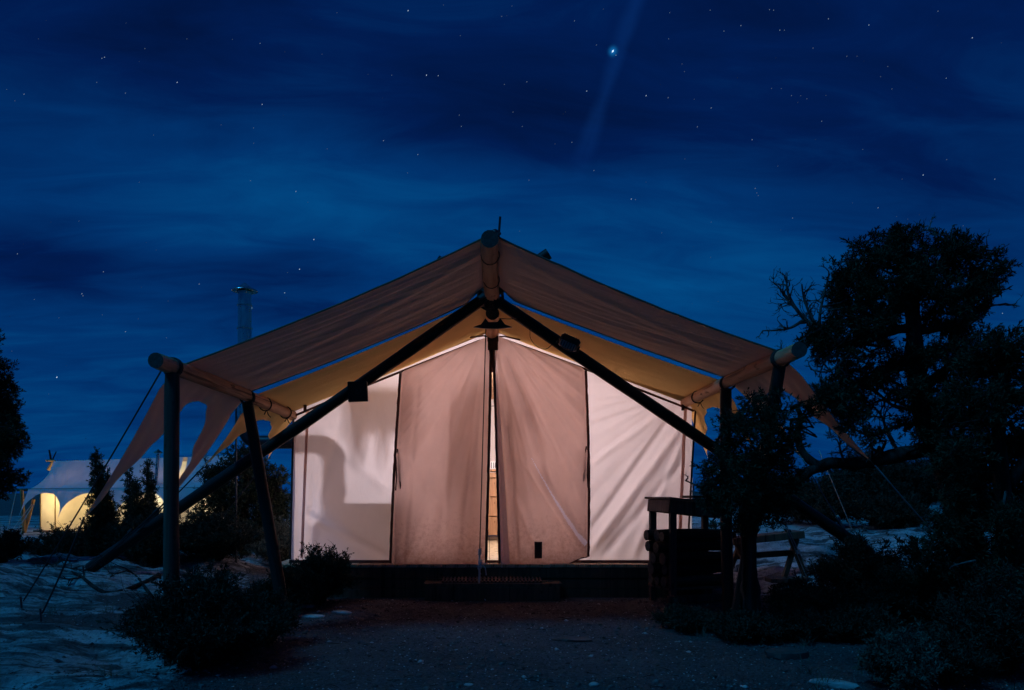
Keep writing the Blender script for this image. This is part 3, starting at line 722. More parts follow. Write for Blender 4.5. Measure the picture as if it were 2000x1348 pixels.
    strip('corner_piping', (574, 808), (568, 1092), .02, 'binding'); strip('corner_webbing', (602, 800), (590, 1090), .03, 'flap_canvas')
    strip('corner_webbing', (1338, 795), (1326, 1080), .034, 'flap_canvas'); strip('corner_piping', (1357, 800), (1342, 1085), .02, 'binding')
    for a in ((600, 798), (1333, 797)):
        p = wp(*a); m2 = MB(); m2.box((p[0] - .01, WY - .06, p[1]), (.035, .02, .07), None, .004); obj('strap_tab', m2, 'binding', t)
    m2 = MB(); m2.tube([(.035, WY - .06, 2.80), (.03, WY - .075, 2.72), (.022, WY - .07, 2.62), (.035, WY - .06, 2.54)], [.026, .026, .024, .014], 6); m2.tube([(.06, WY - .06, 2.80), (.07, WY - .075, 2.7), (.062, WY - .07, 2.64), (.042, WY - .06, 2.53)], .016, 6); obj('door_zip', m2, 'binding', t, 'all')
    m2 = MB(); m2.box((.045, WY - .10, 2.855), (.115, .05, .16), None, .006); m2.box((.045, WY - .128, 2.90), (.125, .012, .06), None, .003); obj('door_block', m2, 'deck_wood', t)
    m2 = MB()                                               # bottom hem with a sod cloth
    m2.grid(lambda u, v: (XL - .05 + (XR - XL) * u, WY - .01 - .03 * v + .008 * mnoise.noise((u * 20, v, 0)), WB + .01 - .05 * v), 60, 3); obj('sod_cloth', m2, 'binding', t, 'all')
make_tent()

# ------------------------------------------------------------------ deck, step and mat
def make_deck():
    t = thing('tent_deck', (.04, 11, 0), 'dark brown timber deck carrying the glowing tent', 'deck')
    y0, y1 = 8.30, 13.85; w = .135; x = -2.42; i = 0
    while x < 2.5:
        m2 = MB(); m2.box((x + w / 2, (y0 + y1) / 2, .345 + random.uniform(-.002, .002)), (w - .006, y1 - y0, .035), None, .003); obj('floor_plank', m2, 'floor_wood', t); x += w
    for z, h, y in ((.265, .115, 8.325), (.147, .11, 8.335), (.03, .115, 8.33)):
        m2 = MB(); m2.box((.04, y, z), (4.92, .035, h), None, .004); o = obj('skirt_board', m2, 'deck_wood', t)
        o.rotation_euler = (0, 0, 0)
    for sx in (-2.43, 2.5):
        m2 = MB(); m2.box((sx, 11.1, .155), (.035, 5.4, .31), None, .004); obj('side_board', m2, 'deck_wood', t)
    t = thing('door_step', (.0, 8.1, 0), 'low dark timber step below the door gap', 'step')
    for k, (y, z) in enumerate(((8.08, .165), (8.22, .165))):
        m2 = MB(); m2.box((.04, y, z), (1.5, .132, .04), None, .004); obj('tread', m2, 'deck_wood', t)
    m2 = MB(); m2.box((.04, 8.03, .07), (1.46, .035, .15), None, .004); obj('riser', m2, 'deck_wood', t)
    for sx in (-.66, .74):
        m2 = MB(); m2.box((sx, 8.17, .07), (.04, .2, .15), None, .004); obj('side_cheek', m2, 'deck_wood', t)
    t = thing('slatted_door_mat', (.0, 8.15, .187), 'slatted grey grate mat lying on the step below the door gap', 'mat')
    for k in range(27):
        xx = -.50 + k * .041; m2 = MB(); m2.beam((xx, 8.035, .200), (xx, 8.275, .222), .022, .018, .004); obj('slat', m2, 'grey_log', t)
    for y, z in ((8.06, .191), (8.25, .200)):
        m2 = MB(); m2.box((.033, y, z), (1.09, .02, .01)); obj('rail', m2, 'black_metal', t)
make_deck()

# ------------------------------------------------------------------ inside the tent
def point_light(name, loc, power, col, radius, parent):
    l = bpy.data.lights.new(name, 'POINT'); l.energy = power; l.color = col; l.shadow_soft_size = radius
    o = bpy.data.objects.new(name, l); o.location = loc; link(o, parent)
FZ = .363
def lantern(loc, power, col, glow, label, hang, radius=.05):
    t = thing('lantern', loc, label, 'lantern'); x, y, z = loc
    obj('base', MB().lathe((x, y, z - .15), [(.05, 0), (.055, .01), (.055, .03), (.03, .04)], 16), 'black_metal', t)
    obj('cap', MB().lathe((x, y, z + .11), [(.035, 0), (.06, .01), (.02, .06), (.008, .07)], 16), 'black_metal', t)
    for k in range(4):
        a = k * math.pi / 2 + .4; m2 = MB(); m2.tube([(x + .05 * math.cos(a), y + .05 * math.sin(a), z - .12), (x + .05 * math.cos(a), y + .05 * math.sin(a), z + .12)], .003, 5); obj('guard_bar', m2, 'black_metal', t)
    obj('bulb', MB().lathe((x, y, z - .09), [(.01, 0), (.025, .02), (.03, .06), (.022, .10), (.006, .12)], 14), glow, t, 'all')
    if hang: m2 = MB(); m2.tube([(x, y, z + .17), (x, y, hang)], .004, 5); obj('hanger', m2, 'dark_rope', t)
    point_light('lantern_light', (x + .0, y - .0, z - .0), power, col, radius, t)
lantern((-.40, 10.6, 2.12), 350, (1, .91, .96), 'lantern_glow', 'hanging lantern lighting the inside of the near tent', 2.75, .07)
lantern((1.35, 9.65, 2.20), 17, (1, .80, .78), 'lantern_glow', 'second hanging lantern behind the right wall of the near tent', 2.52, .08)
def make_interior():
    t = thing('wood_stove', (-1.1, 9.0, FZ), 'black iron wood stove with bent flue behind the left tent wall', 'stove')
    m2 = MB(); m2.box((-1.16, 9.02, 1.06), (.72, .36, .32), None, .02); obj('firebox', m2, 'stove_iron', t)
    for sx in (-1.46, -.86):
        for y in (8.90, 9.14):
            m2 = MB(); m2.tube([(sx, y, FZ), (sx, y, .92)], [.014, .02], 8); obj('leg', m2, 'stove_iron', t)
    P = [(-1.446, 9.02, 1.2), (-1.446, 9.02, 1.66)] + [(-1.446 - .16 * (1 - math.cos(a)), 9.02, 1.66 + .16 * math.sin(a)) for a in np.linspace(.2, math.pi / 2, 7)] + [(-2.2, 9.02, 1.82)]
    m2 = MB(); m2.tube(P, .080, 16); obj('flue', m2, 'stove_iron', t)
    m2 = MB(); m2.tube([(-1.446, 9.02, 1.34), (-1.446, 9.02, 1.44)], .088, 16); obj('flue_collar', m2, 'stove_iron', t)
    t = thing('towel', (-.8, 9.6, 1.9), 'brown towel hung on a line inside the left of the tent', 'towel')
    m2 = MB(); m2.grid(lambda u, v: (-1.0 + .40 * u, 9.6 + .03 * math.sin(u * 14) + .012 * math.sin(v * 6), 2.24 - (.24 + .20 * math.sin(u * 9) ** 4) * v), 30, 20); obj('cloth', m2, 'towel', t, 'all')
    m2 = MB(); m2.tube(sag((-2.0, 9.62, 2.26), (.9, 9.62, 2.36), .05), .004, 5); obj('line', m2, 'dark_rope', t)
    t = thing('coat_light_blocker', (-.2, 9.6, 1.2), 'long coat shape added on the line to block lantern light behind the left door flap', 'coat')  # added between lantern and door gap to stop a light streak outside
    def coat(u, v):
        w = .17 + .05 * v + .03 * math.sin(v * 5); th = 2 * math.pi * u
        return (-.22 + w * math.cos(th) * (.55 + .45 * min(1, v * 6)), 9.6 + .06 * math.sin(th) + .012 * math.sin(th * 5), 2.27 - .98 * v)
    m2 = MB(); m2.grid(coat, 28, 16); obj('body', m2, 'towel', t, 'all')
    t = thing('camp_bed', (1.4, 10.1, FZ), 'camp bed with pale linen inside the right of the tent', 'bed')
    m2 = MB(); m2.box((1.5, 10.1, .68), (1.25, 1.95, .22), None, .06); obj('mattress', m2, 'linen', t)
    m2 = MB(); m2.box((1.5, 10.1, .55), (1.3, 2.0, .05), None, .01); obj('bed_frame', m2, 'furniture_wood', t)
    for x in (.9, 2.1):
        for y in (9.16, 11.05): m2 = MB(); m2.box((x, y, .445), (.06, .06, .165), None, .005); obj('leg', m2, 'furniture_wood', t)
    for x in (1.2, 1.8): m2 = MB(); m2.box((x, 10.8, .85), (.5, .34, .14), None, .06); obj('pillow', m2, 'linen', t)
    t = thing('chest_of_drawers', (.1, 12.5, FZ), 'orange brown chest of drawers seen through the door gap', 'drawers')
    X, Y = .1, 12.5
    for sx in (-.43, .43): m2 = MB(); m2.box((X + sx, Y + .2, .98), (.03, .42, 1.1), None, .003); obj('side_panel', m2, 'furniture_wood', t)
    m2 = MB(); m2.box((X, Y + .2, 1.55), (.96, .46, .035), None, .005); obj('top', m2, 'furniture_wood', t)
    m2 = MB(); m2.box((X, Y + .39, .98), (.83, .02, 1.06)); obj('back_panel', m2, 'furniture_wood', t)
    z = 1.52
    for h in (.10, .32, .33, .32):
        m2 = MB(); m2.box((X, Y + .02, z - h / 2), (.82, .03, h - .016), None, .004); d_ = obj('drawer', m2, 'furniture_wood', t)
        for sx in (-.2, .2): m2 = MB(); m2.tube([(X + sx, Y + .005, z - h / 2), (X + sx, Y - .025, z - h / 2)], [.01, .016], 8); obj('knob', m2, 'black_metal', d_)
        z -= h
    for sx in (-.40, .40):
        for sy in (.03, .37): m2 = MB(); m2.box((X + sx, Y + sy, .40), (.04, .04, .075)); obj('foot', m2, 'furniture_wood', t)
    t = thing('louvred_box', (.06, 12.6, 1.57), 'small pale ribbed box on top of the chest of drawers', 'box')
    m2 = MB(); m2.box((.09, 12.62, 1.635), (.13, .13, .13), None, .01); obj('case', m2, 'linen', t)
    for k in range(4): m2 = MB(); m2.box((.045 + k * .03, 12.552, 1.635), (.012, .01, .10)); obj('rib', m2, 'black_metal', t)
make_interior()

# ------------------------------------------------------------------ chimney
def make_chimney():
    D = 9.02; X = (478 - PX) / F * D
    t = thing('stovepipe_chimney', (X, D, 1.6), 'tall galvanised stovepipe chimney with conical cap beside the near tent', 'chimney')
    zz = lambda py: HC + (PY - py) / F * D
    zd = 1.78; r = .083
    P = [(-2.2, D, zd), (X + .17, D, zd)] + [(X + .17 - .17 * math.sin(a), D, zd + .17 - .17 * math.cos(a)) for a in np.linspace(.2, math.pi / 2, 7)]
    m2 = MB(); m2.tube(P, .080, 20); obj('elbow_duct', m2, 'black_metal', t)
    a, b, c, d_ = zd + .17, zz(641), zz(596), zz(572)
    for z0, z1, rr in ((a, b, r), (b, c, r * .97), (c, d_, r * .94)):
        m2 = MB(); m2.lathe((X, D, z0), [(rr, 0), (rr, z1 - z0)], 24); obj('pipe_section', m2, 'galvanised', t)
        m2 = MB(); m2.lathe((X, D, z1 - .012), [(rr + .002, 0), (rr + .010, .003), (rr + .010, .02), (rr + .002, .024)], 24); obj('joint_ring', m2, 'galvanised', t)
    for k in range(4):
        th = k * math.pi / 2 + .5; m2 = MB(); m2.tube([(X + .075 * math.cos(th), D + .075 * math.sin(th), d_ - .02), (X + .095 * math.cos(th), D + .095 * math.sin(th), zz(568))], .005, 5); obj('cap_stay', m2, 'galvanised', t)
    m2 = MB(); m2.lathe((X, D, zz(569)), [(.155, 0), (.152, .008), (.07, .055), (.012, .10), (.002, .104)], 28); obj('conical_cap', m2, 'galvanised', t)
    m2 = MB(); m2.tube([(X - .105, D, zz(790)), (X - .105, D, ground_z(X, D) - .1)], .012, 8); obj('support_rod', m2, 'black_metal', t)
    m2 = MB(); m2.tube([(X - .105, D, zd + .3), (X - .06, D, zd + .3)], .01, 6); obj('support_clamp', m2, 'black_metal', t)
make_chimney()

# ------------------------------------------------------------------ fittings on the frame
def make_fittings():
    c = at(699, 765, 7.02); c.y = 6.86
    t = thing('square_plaque', c, 'dark square wooden plaque fixed on the left crossed leg', 'plaque')
    rot = Matrix.Rotation(R(-2), 3, 'Y'); c = at(699, 765, 6.93)
    m2 = MB(); m2.box(c, (.182, .03, .19), rot, .004); obj('board', m2, 'plaque', t)
    for dx, dz, sx, sz in ((0, .082, .182, .016), (0, -.082, .182, .016), (.083, 0, .014, .15), (-.083, 0, .014, .15)):
        m2 = MB(); m2.box(c + rot @ Vector((dx, -.019, dz)), (sx, .012, sz), rot, .003); obj('frame_strip', m2, 'plaque', t)
    m2 = MB()                                               # faint worn mark in the middle
    for a, b in (((-.025, -.01), (-.004, .018)), ((-.004, .018), (.006, -.012)), ((-.012, -.02), (.012, -.022)), ((.022, -.012), (.024, .03)), ((.03, -.01), (.031, .022))):
        m2.beam(c + rot @ Vector((a[0], -.0165, a[1])), c + rot @ Vector((b[0], -.0165, b[1])), .004, .004, .001, (0, 1, 0))
    obj('worn_mark', m2, 'plaque_mark', t)
    c = at(1112, 669, 6.83)
    t = thing('flood_light', c, 'black flood light clamped on the right crossed leg', 'flood light')
    rot = Matrix.Rotation(R(24), 3, 'Y') @ Matrix.Rotation(R(38), 3, 'X')
    m2 = MB(); m2.box(c, (.19, .055, .125), rot, .022); obj('housing', m2, 'black_plastic', t)
    m2 = MB(); m2.box(c + rot @ Vector((-.005, -.030, -.018)), (.15, .008, .065), rot, .003); g_ = obj('lens', m2, 'lamp_glass', t)
    for k in range(6):
        m2 = MB(); m2.box(c + rot @ Vector((-.065 + k * .024, -.0355, -.018)), (.008, .008, .066), rot, .002); obj('lens_rib', m2, 'black_plastic', g_)
    for k in range(7):
        m2 = MB(); m2.box(c + rot @ Vector((-.07 + k * .023, .035, 0)), (.006, .03, .10), rot, .001); obj('cooling_fin', m2, 'black_plastic', t)
    m2 = MB(); m2.tube([c + rot @ Vector((-.10, 0, 0)), c + rot @ Vector((-.105, .01, -.06)), c + rot @ Vector((-.03, .02, -.095)), c + rot @ Vector((.06, .02, -.095)), c + rot @ Vector((.105, .01, -.06)), c + rot @ Vector((.10, 0, 0))], .009, 6); obj('yoke', m2, 'black_metal', t)
    m2 = MB()
    P = [at(*p) for p in ((975, 622, 6.95), (1000, 623, 6.8), (1022, 618, 6.78), (1034, 640, 6.76), (1036, 660, 6.76), (1048, 676, 6.76), (1066, 682, 6.76), (1080, 672, 6.78), (1094, 668, 6.8))]
    Q = []
    for i in range(len(P) - 1):
        a, b, c0, d0 = P[max(0, i - 1)], P[i], P[i + 1], P[min(len(P) - 1, i + 2)]
        for k in range(5):
            s = k / 5; Q.append(.5 * ((2 * b) + (c0 - a) * s + (2 * a - 5 * b + 4 * c0 - d0) * s * s + (3 * b - a - 3 * c0 + d0) * s ** 3))
    Q.append(P[-1]); m2.tube(Q, .0035, 5); o = obj('power_cable', m2, 'dark_rope', None, 'all'); tag(o, 'thin black cable looping from the ridge to the flood light', 'cable')
    # antenna on the front end of the ridge pole
    t = thing('aerial', at(968, 462, 5.4), 'short black aerial standing on the front end of the ridge pole', 'aerial')
    m2 = MB(); m2.beam(at(974, 463, 5.36), at(977, 423, 5.36), .017, .012, .003, (0, 1, 0)); obj('blade', m2, 'black_plastic', t)
    m2 = MB(); m2.lathe(at(967, 465, 5.4), [(.034, 0), (.036, .03), (.03, .05), (.012, .062)], 14); obj('base', m2, 'black_plastic', t)
    m2 = MB(); m2.beam(at(962, 462, 5.38), at(978, 455, 5.36), .02, .02, .003); obj('clamp', m2, 'black_plastic', t)
    c = at(1397, 866, 7.33); t = thing('rope_cleat', c, 'small dark cleat on the lower right crossed leg', 'cleat')
    m2 = MB(); m2.beam(c + Vector((-.03, -.04, -.05)), c + Vector((.02, -.04, .05)), .03, .025, .004, (0, 1, 0)); m2.beam(c + Vector((-.01, -.05, .035)), c + Vector((.06, -.05, .05)), .014, .014, .003); obj('body', m2, 'black_metal', t)
make_fittings()

# ------------------------------------------------------------------ guy ropes
def stake(mb, p, lean=(0, 0)):
    p = Vector(p); mb.tube([p + Vector((0, 0, -.15)), p + Vector((lean[0], lean[1], .10)), ], .009, 7)
def guy(label, p0, ground_xy, s=.04, m_='rope', r=.006, double=False, group=None, st=True):
    x, y = ground_xy; g = Vector((x, y, ground_z(x, y))); t = thing('guy_rope', g, label, 'guy rope', group)
    m2 = MB(); top = Vector(p0); bot = g + Vector((0, 0, .07)); m2.tube(sag(top, bot, s), r, 5)
    if double:
        off = Vector((.05, .0, .012)); k = top.lerp(bot, .45); m2.tube(sag(k, bot + off, .01), r, 5); wrap(m2, k, bot - top, .006, 4, .007, .02)
    obj('cord', m2, m_, t, 'all')
    if st:
        m2 = MB(); d = (top - g); d.z = 0; d = d.normalized() * -.05 if d.length > .01 else Vector((0, 0, 0)); stake(m2, g, (d.x, d.y)); obj('stake', m2, 'black_metal', t)
    return t
def make_guys():
    guy('dark guy rope running down from the top of the grey front post', (PLX - .03, 5.2, PLZ), (-3.95, 6.3), .02, 'dark_rope', .006)
    guy('guy rope from the long front tip of the left porch fly', TIPS['l0'], (-3.55, 5.9), .02, 'dark_rope', .007)
    guy('doubled guy rope from the rear tip of the left porch fly', TIPS['l1'], (-4.02, 7.4), .03, 'dark_rope', .008, True)
    guy('guy rope from the tip of the left amber fly', TIPS['l2'], (-4.1, 7.9), .03, 'dark_rope', .007, True)
    guy('guy rope from the rear left corner of the amber fly', TIPS['l3'], (-3.7, 9.3), .03, 'dark_rope', .006)
    guy('guy rope from the front tip of the right porch fly', TIPS['r0'], (4.6, 6.6), .03, 'rope', .006)
    guy('doubled guy rope from the rear tip of the right porch fly', TIPS['r1'], (4.35, 8.4), .02, 'rope', .006, True)
    guy('doubled guy rope from the tip of the right amber fly', TIPS['r2'], (3.72, 8.7), .02, 'rope', .0055, True)
    guy('guy rope from the rear right corner of the amber fly', TIPS['r3'], (3.3, 9.9), .02, 'rope', .0055)
    guy('pale guy rope slanting to the ground among shrubs beyond the plank rack', at(1600, 880, 8.6), (4.55, 8.95), .0, 'rope', .0055)
    # centre rope before the door
    g = Vector((-.115, 8.05, ground_z(-.115, 8.05))); t = thing('door_rope', g, 'knotted rope hanging straight down before the door flaps', 'rope')
    m2 = MB(); top = at(949, 640, 7.6); k = at(937, 1078, 8.0); m2.tube([top, top.lerp(k, .5), k], .0055, 6); obj('upper_cord', m2, 'dark_rope', t, 'all')
    m2 = MB(); m2.tube([k, k.lerp(g, .5) + Vector((.004, 0, 0)), g + Vector((0, 0, .0))], .011, 6); obj('lower_cord', m2, 'rope', t, 'all')
    m2 = MB(); wrap(m2, k, (0, 0, 1), .008, 4, .008, .017); wrap(m2, k + Vector((.005, -.01, -.13)), (0, .1, 1), .010, 5, .009, .017); m2.tube([k + Vector((.01, -.01, -.12)), k + Vector((.06, -.02, -.17)), k + Vector((.07, -.02, -.25))], .007, 5); m2.tube([k + Vector((0, -.02, -.10)), k + Vector((.05, -.03, -.125)), k + Vector((.09, -.02, -.12))], .006, 5); m2.tube([k + Vector((0, -.02, -.1)), k + Vector((-.02, -.03, -.17)), k + Vector((.01, -.03, -.24))], .007, 5)
    obj('knot', m2, 'rope', t, 'all')
    m2 = MB(); wrap(m2, g + Vector((0, 0, .04)), (0, 0, 1), .012, 3, .008, .015); m2.tube([g + Vector((.02, 0, .05)), g + Vector((.06, -.02, .03)), g + Vector((.08, -.05, .01))], .007, 5); m2.tube([g + Vector((-.01, 0, -.1)), g + Vector((-.01, .02, .09))], .012, 6); obj('anchor', m2, 'rope', t, 'all')
make_guys()

# ------------------------------------------------------------------ plank table with firewood, and the rack beyond
def make_table():
    c = Vector((2.16, 8.0, 0)); c.z = ground_z(c.x, c.y); rot = Matrix.Rotation(R(18), 3, 'Z'); tilt = rot @ Matrix.Rotation(R(6), 3, 'Y')
    P = lambda x, y, z: c + rot @ Vector((x, y, z))
    t = thing('plank_table', c, 'tall rough plank table by the right corner of the glowing tent', 'table')
    m2 = MB(); m2.box(P(0, 0, 1.065), (.80, .52, .022), tilt, .003); obj('top_board', m2, 'table_wood', t)
    for y in (-.235, .235): m2 = MB(); m2.box(P(0, y, .985), (.74, .028, .13), tilt, .003); obj('apron', m2, 'table_wood', t)
    for x in (-.37, .37): m2 = MB(); m2.box(P(x, 0, .985 - x * .105), (.028, .44, .128), tilt, .003); obj('apron', m2, 'table_wood', t)
    for x in (-.33, .33):
        for y in (-.20, .20): m2 = MB(); m2.box(P(x, y, .485), (.07, .05, .99), rot, .004); obj('leg', m2, 'table_wood', t)
    for k in range(3): m2 = MB(); m2.box(P(0, -.15 + k * .15, .16), (.76, .14, .025), rot, .003); obj('shelf_board', m2, 'table_wood', t)
    m2 = MB(); m2.box(P(.02, -.24, .06), (.86, .05, .07), rot, .004); obj('foot_rail', m2, 'table_wood', t)
    m2 = MB(); m2.box(P(0, .225, .45), (.60, .02, .5), rot, .004); obj('back_board', m2, 'table_wood', t)
    z = .175; row = 0; r_ = .062
    while z < .68:
        n = 3
        for k in range(n):
            y = -.135 + k * .128 + (0.02 if row % 2 else 0); rr = r_ * random.uniform(.86, 1.0)
            ln = random.uniform(.72, .92); sh = random.uniform(-.05, .03)
            a, b = P(-ln / 2 + sh, y, z + rr), P(ln / 2 + sh, y + random.uniform(-.01, .01), z + rr)
            o = log('firewood_log', a, b, rr, rr * random.uniform(.85, 1), 'bark' if random.random() < .7 else 'grey_log', None, 9, .006, .2)
            tag(o, 'split firewood log stacked under the plank table', 'firewood', 'firewood logs stacked in the table')
        z += .118; row += 1
    p = P(.18, .1, 1.062); t = thing('small_crate', p, 'small dark slatted crate standing on the plank table', 'crate')
    for z in (.02, .055): 
        for y in (-.08, .08): m2 = MB(); m2.box(p + rot @ Vector((0, y, z)), (.30, .012, .028), rot, .002); obj('slat', m2, 'table_wood', t)
        for x in (-.144, .144): m2 = MB(); m2.box(p + rot @ Vector((x, 0, z)), (.012, .148, .028), rot, .002); obj('slat', m2, 'table_wood', t)
    m2 = MB(); m2.box(p + Vector((0, 0, .006)), (.28, .14, .008), rot); obj('bottom', m2, 'table_wood', t)
    # plank rack
    D = 9.0; gz = ground_z(3.5, D)
    t = thing('plank_rack', (3.45, D, gz), 'low dark rack with crossed end legs behind the small juniper', 'rack')
    a = lambda px, py, d=D: at(px, py, d)
    m2 = MB(); m2.beam(a(1425, 1057), a(1562, 1043), .30, .085, .006); obj('top_plank', m2, 'deck_wood', t)
    m2 = MB(); m2.beam(a(1425, 1088, 9.05), a(1556, 1079, 9.05), .06, .07, .006); obj('stretcher', m2, 'deck_wood', t)
    for p, q, d in (((1538, 1035), (1578, 1138), 8.93), ((1556, 1052), (1528, 1140), 9.0), ((1430, 1040), (1470, 1140), 8.93), ((1450, 1050), (1415, 1142), 9.0)):
        m2 = MB(); m2.beam(a(*p, d), a(*q, d), .05, .075, .005, (0, 1, 0)); obj('crossed_leg', m2, 'deck_wood', t)
    m2 = MB(); m2.beam(a(1500, 1133, 8.85), a(1580, 1131, 8.85), .22, .05, .006); obj('foot_board', m2, 'grey_log', t)
    m2 = MB(); m2.beam(a(1554, 1078, 8.88), a(1562, 1078, 8.88), .03, .05, .004); obj('hinge_plate', m2, 'galvanised', t)
make_table()

# ------------------------------------------------------------------ vegetation
def leaves(base, axis, L, n, lw, spread, rng):
    """sprigs: base (k,3), axis (k,3) unit, length L (k,), n leaflets each -> triangles"""
    k = len(base); t = rng.uniform(.05, 1, (k, n, 1)); org = base[:, None] + axis[:, None] * t * L[:, None, None]
    d = axis[:, None] * rng.uniform(.5, 1, (k, n, 1)) + rng.normal(0, spread, (k, n, 3)); d /= np.linalg.norm(d, axis=2, keepdims=True) + 1e-9
    s = np.cross(d, rng.normal(0, 1, (k, n, 3))); s /= np.linalg.norm(s, axis=2, keepdims=True) + 1e-9
    ll = L[:, None, None] * rng.uniform(.35, .75, (k, n, 1)); w = ll * lw
    a = org - s * w * .5; b = org + d * ll * .5 + s * w; c = org + d * ll; e = org + d * ll * .45 - s * w
    return np.stack([a, b, c, e], 2).reshape(-1, 3)
def foliage(name, clusters, material, parent, dens=1.0, L=.07, n=15, lw=.13, spread=.5, up=.35, seed=0, shell=.55):
    rng = np.random.default_rng(seed); VV, TT = [], []
    for c, r in clusters:
        rv = np.array(r if hasattr(r, '__len__') else (r, r, r * .85)); k = max(8, int(dens * 4300 * float(rv.mean()) ** 2 / (L * 14)))
        # lumpy cluster: several sub-clumps
        m = max(4, int(7 * dens ** .3)); sub = rng.normal(0, 1, (m, 3)); sub /= np.linalg.norm(sub, axis=1, keepdims=True); sub *= rng.uniform(.25, .95, (m, 1))
        idx = rng.integers(0, m, k); q = rng.normal(0, 1, (k, 3)); q /= np.linalg.norm(q, axis=1, keepdims=True); q *= rng.uniform(.0, 1, (k, 1)) ** .5 * shell
        loc = sub[idx] + q; P = np.array(c) + loc * rv
        ax = loc * .9 + rng.normal(0, .45, (k, 3)); ax[:, 2] += up; ax /= np.linalg.norm(ax, axis=1, keepdims=True)
        LL = L * rng.uniform(.6, 1.35, k); V = leaves(P, ax, LL, n, lw, spread, rng); VV.append(V); TT.append(np.repeat(np.clip(rng.normal(.45, .25, k), 0, 1), n * 4))
    V = np.concatenate(VV); T = np.concatenate(TT); Fc = np.arange(len(V)).reshape(-1, 4)
    return arrmesh(name, V, Fc, material, parent, T)
def wander(p0, p1, n=8, amp=.05, seed=0):
    p0, p1 = Vector(p0), Vector(p1); out = []
    for i in range(n + 1):
        t = i / n; k = math.sin(math.pi * t) ** .7 if 0 < t < 1 else 0
        out.append(p0.lerp(p1, t) + Vector((mnoise.noise((t * 3, seed, 1)), mnoise.noise((t * 3, seed, 5)), mnoise.noise((t * 3, seed, 9)))) * amp * 2 * k)
    return out
def smooth_path(P, k=5):
    Q = []
    for i in range(len(P) - 1):
        a, b, c, d = P[max(0, i - 1)], P[i], P[i + 1], P[min(len(P) - 1, i + 2)]
        for j in range(k):
            s = j / k; Q.append(.5 * ((2 * b) + (c - a) * s + (2 * a - 5 * b + 4 * c - d) * s * s + (3 * b - a - 3 * c + d) * s ** 3))
    return Q + [P[-1]]
def limb(mb, P, r0, r1, n=9, wob=.10):
    Q = smooth_path([Vector(p) for p in P]); N_ = len(Q)
    mb.tube(Q, [(r0 + (r1 - r0) * (i / (N_ - 1)) ** .8) * (1 + .18 * mnoise.noise((i * .6, r0 * 50, 2))) for i in range(N_)], n, True, wob); return Q
def twigs(mb, p, d, ln, r, depth, rnd, bend=.5):
    """crooked dead twig with side shoots"""
    P = [Vector(p)]; d = Vector(d).normalized(); n = 5
    for i in range(n):
        d = (d + Vector((rnd.gauss(0, 1), rnd.gauss(0, 1), rnd.gauss(0, 1))) * bend * .35).normalized(); P.append(P[-1] + d * ln / n)
    mb.tube(P, [r * (1 - .75 * i / n) for i in range(n + 1)], 5 if r > .006 else 4, True)
    if depth:
        for k in range(rnd.randint(2, 4)):
            i = rnd.randint(1, n); dd = (P[i] - P[i - 1]).normalized() + Vector((rnd.gauss(0, 1), rnd.gauss(0, 1), rnd.gauss(0, 1))) * .6
            twigs(mb, P[i], dd, ln * rnd.uniform(.35, .65), r * .55, depth - 1, rnd, bend)
def juniper(label, base, limbs, clusters, seed, dead=(), dens=1.0, L=.07, group=None, name='juniper_tree', bark='bark'):
    """limbs: list of (points, r0, r1); clusters: list of (centre, radius)"""
    rnd = random.Random(seed); t = thing(name, base, label, 'tree', group); mb = MB(); nodes = []
    for i, (P, r0, r1) in enumerate(limbs):
        m2 = MB() if i == 0 else mb; Q = limb(m2, P, r0, r1, 12 if i == 0 else 8); nodes += [(q, r0 + (r1 - r0) * j / len(Q)) for j, q in enumerate(Q)]
        if i == 0: obj('trunk', m2, bark, t, 'all')
    for k, (c, r) in enumerate(clusters):                   # a crooked branch from the nearest limb into each clump
        c = Vector(c); q, rr = min(nodes, key=lambda a: (a[0] - c).length); Q = wander(q, c, 7, .08, seed + k * 1.7)
        if (c - q).length < .02: continue
        b0 = min(rr * .55, .02); mb.tube(Q, [b0 + (.005 - b0) * i / 7 for i in range(8)], 6)
        rm = float(np.mean(r))
        for j in range(6): twigs(mb, Q[-1 - j % 4], Vector((rnd.gauss(0, 1), rnd.gauss(0, 1), rnd.gauss(.2, .8))), rm * rnd.uniform(.7, 1.3), .005, 1, rnd, .6)
    obj('branches', mb, bark, t, 'all')
    foliage('foliage', clusters, 'juniper_leaf', t, dens, L, seed=seed)
    if dead:
        for P, r0, r1, ntw, ln in dead:
            m2 = MB(); Q = limb(m2, P, r0 * 1.35, r1 * 1.35, 6, .05)
            for k in range(int(ntw * 1.4)):
                i = rnd.randint(len(Q) // 4, len(Q) - 1); dd = (Q[i] - Q[max(0, i - 1)]).normalized() + Vector((rnd.gauss(0, .8), rnd.gauss(0, .8), rnd.gauss(.1, .8)))
                twigs(m2, Q[i], dd, ln * rnd.uniform(.5, 1.2), .0085, 2, rnd, .8)
            obj('dead_branch', m2, 'dead_wood', t, 'all')
    return t
def cl(lst, d, jd=.18, seed=1):
    rnd = random.Random(seed); out = []
    for x, y, r in lst:
        c = at(x, y, d + rnd.uniform(-jd, jd) * (1 + r / 60)); rm = r / F * d; out.append((tuple(c), rm * .92))
        for _ in range(2):                                  # ragged sprays around each clump
            v = Vector((rnd.gauss(0, 1), rnd.gauss(0, 1), rnd.gauss(.25, 1))).normalized(); out.append((tuple(c + v * rm * rnd.uniform(.95, 1.4)), rm * rnd.uniform(.18, .36)))
    return out
def pl(lst, d): return [at(x, y, (q[0] if q else d)) for x, y, *q in lst]

